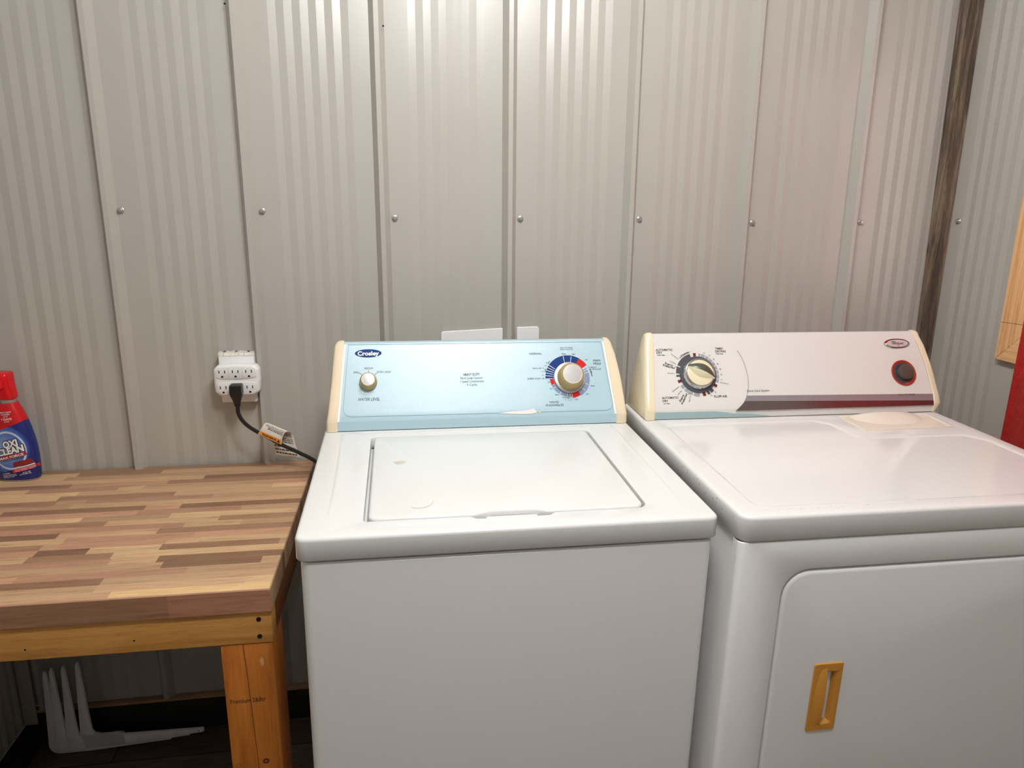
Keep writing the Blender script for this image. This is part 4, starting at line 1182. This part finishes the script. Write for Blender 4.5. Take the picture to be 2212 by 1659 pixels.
obj('warning_lettering', bm, BLACK, tg)
bm = bmesh.new()
rnd = random.Random(5)
def words(y, x0, x1, th, bold):
    x = x0
    while x < x1:
        w = min(rnd.uniform(0.05, 0.15), x1-x)
        face(bm, [fr2(x, y), fr2(x+w, y), fr2(x+w, y+th), fr2(x, y+th)]); x += w+0.025
for y in (0.215, 0.243, 0.271, 0.300, 0.328): words(y, 0.25 if y < 0.25 else 0.1, 0.95, 0.011, 0)
for k in range(11): words(0.66+0.029*k, 0.08, 0.92 if k % 4 != 3 else 0.5, 0.010, 0)
obj('fine_print', bm, INK2, tg, dedupe=False)

# ------------------------------------------------------------------ recessed hose box behind the washer, its plate cut round the wall rib
hb = empty('hose_box', 'white wall plate of the hose box behind the washer console, cut around a wall rib', 'wall plate', Matrix.Translation((0.98, -0.0008, 1.0)))
bm = bmesh.new()
def plate(pts, rads):
    lp = round_poly([(x-0.98, z-1.0) for x, z in pts], rads, 4)
    loft(bm, [[(x, -h, z) for x, z in offset(lp, d)] for d, h in ((0, 0.0), (0, 0.004), (0.0015, 0.0055))])
plate([(0.8575, 0.90), (1.0135, 0.90), (1.0135, 1.0768), (0.8575, 1.0705)], [0.004, 0.002, 0.002, 0.006])
obj('plate_half', bm, WPLAS, hb); bm = bmesh.new()
plate([(1.0495, 1.0460), (1.1075, 1.0460), (1.1075, 1.0795), (1.0495, 1.0785)], [0.002, 0.002, 0.006, 0.002]); plate([(1.0800, 0.90), (1.1075, 0.90), (1.1075, 1.0462), (1.0800, 1.0462)], 0.002)
obj('plate_half', bm, WPLAS, hb); bm = bmesh.new()
box(bm, 1.0065-0.98, 1.0795-0.98, -0.0030, -0.0003, -0.10, 0.0440, 0.001)
obj('box_opening', bm, BLACK, hb)

# ------------------------------------------------------------------ stain remover bottle
bz, bxx, byy = TZ, -0.1345, -0.0440
bo = empty('spray_bottle', 'blue and red laundry stain remover spray bottle standing on the left end of the table', 'spray bottle', Matrix.Translation((bxx, byy, bz+0.0006)) @ Matrix.Rotation(math.radians(-6), 4, 'Z'))
PROF = [(0.0, -0.0425, 0.0405, 0.021), (0.004, -0.0465, 0.0430, 0.0235), (0.02, -0.0490, 0.0445, 0.025), (0.05, -0.0500, 0.0455, 0.026), (0.075, -0.0490, 0.0450, 0.0258), (0.10, -0.0450, 0.0420, 0.025), (0.125, -0.0370, 0.0370, 0.0235),
        (0.140, -0.0300, 0.0330, 0.0225), (0.155, -0.0250, 0.0285, 0.021), (0.168, -0.0235, 0.0240, 0.0195), (0.178, -0.0235, 0.0195, 0.0175), (0.186, -0.0195, 0.0165, 0.0150)]
def bprof(z):
    for a, b in zip(PROF, PROF[1:]):
        if z <= b[0]:
            f = (z-a[0])/(b[0]-a[0]); f = max(0, f); return [a[i]+(b[i]-a[i])*f for i in (1, 2, 3)]
    return list(PROF[-1][1:])
def front_y(x, z, lift=0.0007):
    l, r, d = bprof(z); c = (l+r)/2; h = (r-l)/2; q = min(0.999, abs((x-c)/h))
    return -d*(1-q**2.6)**(1/2.6)-lift
BF = lambda x, z: (x, front_y(x, z), z)
bm = bmesh.new(); rings = []
zs = [p[0] for p in PROF]; zz = sorted(set(zs+[zs[i]+(zs[i+1]-zs[i])*k/3 for i in range(len(zs)-1) for k in (1, 2)]))
for z in zz:
    l, r, d = bprof(z); c = (l+r)/2; h = (r-l)/2; R_ = []
    for k in range(56):
        a = 2*math.pi*k/56; ca, sa = math.cos(a), math.sin(a); e = 2/2.6
        R_.append((c+h*math.copysign(abs(ca)**e, ca), d*math.copysign(abs(sa)**e, sa), z))
    rings.append(R_)
loft(bm, rings)
def bottle_mat():
    m = bpy.data.materials.new('printed_bottle'); m.use_nodes = True
    N = NT(m); tc = N.new('ShaderNodeTexCoord'); sp = N.new('ShaderNodeSeparateXYZ'); N.link(tc.outputs['Object'], sp.inputs[0])
    x, z = sp.outputs['X'], sp.outputs['Z']
    def circ(cx, cz, rx, rz):
        a = N.math('DIVIDE', N.math('SUBTRACT', x, cx), rx); b = N.math('DIVIDE', N.math('SUBTRACT', z, cz), rz)
        return N.math('SQRT', N.math('ADD', N.math('MULTIPLY', a, a), N.math('MULTIPLY', b, b)))
    ball = circ(-0.012, 0.078, 0.052, 0.062)
    c = N.ramp(ball, [(0.0, rgb(150, 176, 220)), (0.55, rgb(96, 128, 192)), (0.86, rgb(66, 98, 172)), (1.0, rgb(30, 44, 118))])
    ringd = N.math('ABSOLUTE', N.math('SUBTRACT', circ(-0.004, 0.076, 0.036, 0.044), 1.0))
    c = N.mix(N.ramp(ringd, [(0.02, (1, 1, 1, 1)), (0.07, (0, 0, 0, 1))]), c, rgb(206, 220, 240))
    v = N.coord('Object', (1, 1, 1)); vo = N.new('ShaderNodeTexVoronoi'); vo.inputs['Scale'].default_value = 330; N.link(v, vo.inputs['Vector'])
    dots = N.ramp(vo.outputs['Distance'], [(0.14, (1, 1, 1, 1)), (0.22, (0, 0, 0, 1))])
    inb = N.ramp(ball, [(0.7, (1, 1, 1, 1)), (0.98, (0, 0, 0, 1))])
    c = N.mix(N.math('MULTIPLY', N.math('MULTIPLY', dots, inb), 0.6), c, rgb(216, 228, 246))
    swn = N.math('ADD', z, N.math('MULTIPLY', x, -0.62))
    low = N.math('LESS_THAN', N.math('ADD', z, N.math('MULTIPLY', x, -0.30)), 0.030)
    c = N.mix(low, c, rgb(30, 38, 108))
    red = N.math('GREATER_THAN', N.math('ADD', z, N.math('MULTIPLY', x, -0.40)), 0.1315)
    c = N.mix(red, c, rgb(206, 24, 32))
    base = N.math('LESS_THAN', z, 0.0035)
    c = N.mix(base, c, rgb(150, 150, 160))
    N.link(c, N.b.inputs['Base Color']); N.b.inputs['Roughness'].default_value = 0.22
    return m
body = obj('bottle_body', bm, bottle_mat(), bo, angle=60)
def bt(txt, x, z, h, m, rot=15, bold=0, width=None, lift=0.0, italic=0, nm='lettering'):
    bm = bmesh.new(); put_text(bm, txt, x, z, h, lambda a, b: (a, front_y(a, b, 0.0008+lift), b), rot, bold, italic, width)
    return bm
WHT = WHITE_P; BLK = mat('label_black', (26, 26, 30), 0.4); LRED = mat('label_red', (176, 34, 40), 0.4)
bm = bmesh.new()
for t, x, z, h, w, b in (('OXI', 0.0030, 0.0930, 0.0140, 0.034, 2.4), ('CLEAN', 0.0010, 0.0765, 0.0140, 0.060, 2.4)):
    put_text(bm, t, x, z, h, lambda a, b_: (a, front_y(a, b_, 0.0014), b_), 13, b, 0.4, w, mi=0)
    for ox, oz in ((-0.0012, 0), (0.0012, 0), (0, -0.0012), (0, 0.0012), (0.0010, -0.0012), (-0.0010, 0.0010)):
        put_text(bm, t, x+ox, z+oz, h*1.03, lambda a, b_: (a, front_y(a, b_, 0.0009), b_), 13, b+0.4, 0.4, w*1.02, mi=1)
obj('label_title', bm, [WHT, BLK], body, dedupe=False)
bm = bmesh.new()
c13, s13 = math.cos(math.radians(13)), math.sin(math.radians(13))
bar = round_poly([(-0.033, -0.0042), (0.033, -0.0042), (0.033, 0.0042), (-0.033, 0.0042)], 0.004, 5)
def strip(bm, x, z, w, h, ang, lift, mi, n=10):
    c_, s_ = math.cos(math.radians(ang)), math.sin(math.radians(ang))
    for k in range(n):
        xa, xb = -w/2+w*k/n, -w/2+w*(k+1)/n
        q = [(xa, -h/2), (xb, -h/2), (xb, h/2), (xa, h/2)]
        face(bm, [(x+a*c_-b*s_, front_y(x+a*c_-b*s_, z+a*s_+b*c_, lift), z+a*s_+b*c_) for a, b in q], mi)
strip(bm, 0.001, 0.0620, 0.066, 0.0088, 13, 0.0010, 0)
put_text(bm, 'MAX FORCE', 0.001, 0.0620, 0.0052, lambda a, b_: (a, front_y(a, b_, 0.0015), b_), 13, 1.2, 0.3, 0.056, mi=1)
put_text(bm, 'LAUNDRY STAIN REMOVER', 0.004, 0.0552, 0.0022, lambda a, b_: (a, front_y(a, b_, 0.0012), b_), 13, 0.5, 0, 0.046, mi=2)
obj('label_bar', bm, [LRED, WHT, BLK], body, dedupe=False)
bm = bmesh.new()   # folded red clothes printed on the label
for k, (x, z, w, h) in enumerate(((0.0225, 0.0490, 0.036, 0.0060), (0.0225, 0.0438, 0.040, 0.0075))): strip(bm, x, z, w, h, 12, 0.0010+0.0001*k, 0)
strip(bm, 0.0225, 0.0370, 0.042, 0.0026, 12, 0.0011, 1); strip(bm, 0.0240, 0.0310, 0.052, 0.0075, 12, 0.0010, 2)
put_text(bm, 'FOR STUBBORN STAINS', 0.0235, 0.0327, 0.0021, lambda a, b_: (a, front_y(a, b_, 0.0015), b_), 12, 0.8, 0, 0.040, mi=1)
put_text(bm, 'GREASE - BLOOD - GRASS', 0.0235, 0.0292, 0.0015, lambda a, b_: (a, front_y(a, b_, 0.0015), b_), 12, 0.8, 0, 0.042, mi=1)
obj('label_picture', bm, [mat('print_dark_red', (140, 34, 34), 0.4), WHT, mat('print_bright_red', (214, 34, 38), 0.4)], body, dedupe=False)
bm = bmesh.new(); wf = lambda a, b_: (a, front_y(a, b_, 0.0010), b_)
for t, x, z, h, w in (('SPRAY NOW', -0.0005, 0.1660, 0.0030, 0.0265), ('& WASH', 0.0, 0.1612, 0.0030, 0.0185), ('UP TO', 0.0, 0.1562, 0.0022, 0.0105), ('7 DAYS', 0.001, 0.1503, 0.0048, 0.0235), ('LATER', 0.002, 0.1448, 0.0020, 0.0115)):
    put_text(bm, t, x, z, h, wf, 5, 0.8, 0, w)
for t, x, z, h, w in (('CAUTION:', -0.0165, 0.0205, 0.0026, 0.018), ('EYE AND SKIN IRRITANT.', -0.0100, 0.0172, 0.0019, 0.032), ('HARMFUL IF SWALLOWED.', -0.0095, 0.0142, 0.0019, 0.033), ('Read cautions on back.', -0.0120, 0.0112, 0.0016, 0.026), ('16 FL OZ', 0.0275, 0.0232, 0.0028, 0.0145), ('(1 PT) 473 mL', 0.0245, 0.0190, 0.0028, 0.0235)):
    put_text(bm, t, x, z, h, wf, 9, 0.5, 0, w)
obj('small_lettering', bm, WHT, body, dedupe=False)
# clear neck, red trigger head with its nozzle boss
RED = mat('glossy_red_plastic', (222, 18, 30), 0.16)
bm = bmesh.new(); lathe(bm, [(0.0155, 0.1845), (0.0165, 0.1875), (0.0160, 0.1935), (0.0150, 0.1950)], lambda a, b, h: (-0.0015+a, b, h), 32)
obj('neck_collar', bm, mat('clear_neck', (196, 186, 178), 0.12, trans=0.5), bo)
bm = bmesh.new()
def sq(cx, cy, hx, hy, z, r): return [(x, y, z) for x, y in round_poly([(cx-hx, cy-hy), (cx+hx, cy-hy), (cx+hx, cy+hy), (cx-hx, cy+hy)], r, 4)]
loft(bm, [sq(-0.0015, 0, 0.0178, 0.0168, 0.1952, 0.012), sq(-0.0015, 0, 0.0186, 0.0176, 0.1965, 0.012), sq(-0.0020, 0, 0.0184, 0.0172, 0.2080, 0.011), sq(-0.0030, -0.001, 0.0188, 0.017, 0.2120, 0.010), sq(-0.0060, -0.003, 0.0205, 0.018, 0.2300, 0.009), sq(-0.0065, -0.004, 0.0208, 0.018, 0.2480, 0.008), sq(-0.0065, -0.003, 0.0200, 0.017, 0.2545, 0.007), sq(-0.0065, -0.002, 0.0165, 0.0135, 0.2570, 0.006)])
tr = obj('trigger_head', bm, RED, bo, angle=50)
bm = bmesh.new()
lathe(bm, [(0.0150, 0.0), (0.0146, 0.005), (0.0125, 0.0085), (0.0085, 0.011), (0.004, 0.0120)], lambda a, b, h: (-0.0085+a, -0.0175-h, 0.2310+b), 32)
obj('nozzle', bm, RED, tr)

# ------------------------------------------------------------------ nested white shelf brackets on the floor under the table
BR = mat('white_painted_steel', (240, 239, 240), 0.35)
def bracket_bm():
    """pressed L bracket: heel at the origin, long arm along x, short arm up; both taper towards their tips"""
    hv, lh = 0.242, 0.296
    heel = [(0.026*(1-math.cos(math.pi/2*k/8)), 0.026*(1-math.sin(math.pi/2*k/8))) for k in range(9)]
    lp = heel+[(0.10, 0.0), (lh-0.003, 0.0105), (lh, 0.0135), (lh-0.002, 0.0215), (0.12, 0.0255), (0.055, 0.0290), (0.036, 0.0350), (0.0295, 0.0470), (0.0275, 0.085), (0.0215, hv-0.010), (0.0195, hv-0.002), (0.0160, hv), (0.0125, hv-0.010)]
    bm = bmesh.new()
    rings = [[(x, y, z) for x, z in offset(lp, d)] for d, y in ((0.0008, 0.0044), (0.0, 0.0038), (0.0, -0.0020), (0.0010, -0.0036), (0.0030, -0.0044))]
    loft(bm, rings, True, False)
    fill_between(bm, [offset(lp, 0.0030)], lambda x, z: (x, -0.0044, z))
    return bm
BPOS = [(-0.1640, -0.0659, 0.0006), (-0.1430, -0.0756, 0.0135), (-0.1105, -0.0853, 0.0231), (-0.0728, -0.0950, 0.0365)]
proto = None
BL = ['outermost white shelf bracket of the nested four, resting on the floor', 'second white shelf bracket from the left of the nested four', 'third white shelf bracket from the left of the nested four', 'innermost white shelf bracket of the nested four, its long arm in view']
TAPE = mat('clear_tape', (226, 228, 226), 0.12, trans=0.25, grain=(120, 0.8, 0.003))
for i, (x, y, z) in enumerate(BPOS):
    if proto is None:
        e = empty('shelf_bracket', BL[0], 'bracket', None, 'nested white shelf brackets under the table')
        a = obj('bracket_arms', bracket_bm(), BR, e, angle=35)
        bm = bmesh.new(); lathe(bm, [(0.0016, 0), (0.001, 0.0003)], lambda p, q, h: (0.284+p, -0.0046-h, 0.0165+q), 12)
        b = obj('screw_hole', bm, BLACK, e)
        proto = (e, a, b)
        pe = e
    else:
        pe = proto[0].copy(); COL.objects.link(pe); pe['label'] = BL[i]
        for ch in proto[1:]:
            c = ch.copy(); COL.objects.link(c); c.parent = pe
    pe.matrix_world = Matrix.Translation((x, y, z))
# tape wrapped round the heel of the innermost bracket
bm = bmesh.new(); rnd = random.Random(9); rings = []
for k in range(15):
    t = k/14; x = 0.008+0.092*t; r = []
    zc = 0.0215 if t > 0.3 else 0.024
    hz = (0.0185 if t > 0.45 else 0.0270-0.019*t)+0.0018
    for q in range(20):
        a_ = 2*math.pi*q/20; j = rnd.uniform(-0.0009, 0.0012)
        r.append((x+0.004*math.sin(a_*2+k), 0.0000+(0.0052+j*0.15)*math.copysign(abs(math.cos(a_))**0.55, math.cos(a_)), max(-0.002, zc-0.008+(hz+j)*math.copysign(abs(math.sin(a_))**0.55, math.sin(a_)))))
    rings.append(r)
loft(bm, rings, False, False)
tp = obj('clear_tape_wrap', bm, TAPE, None, angle=25)
tp.location = (BPOS[3][0], BPOS[3][1], BPOS[3][2])
tag(tp, 'crumpled clear packing tape wrapped round the heel of the shelf brackets', 'tape')
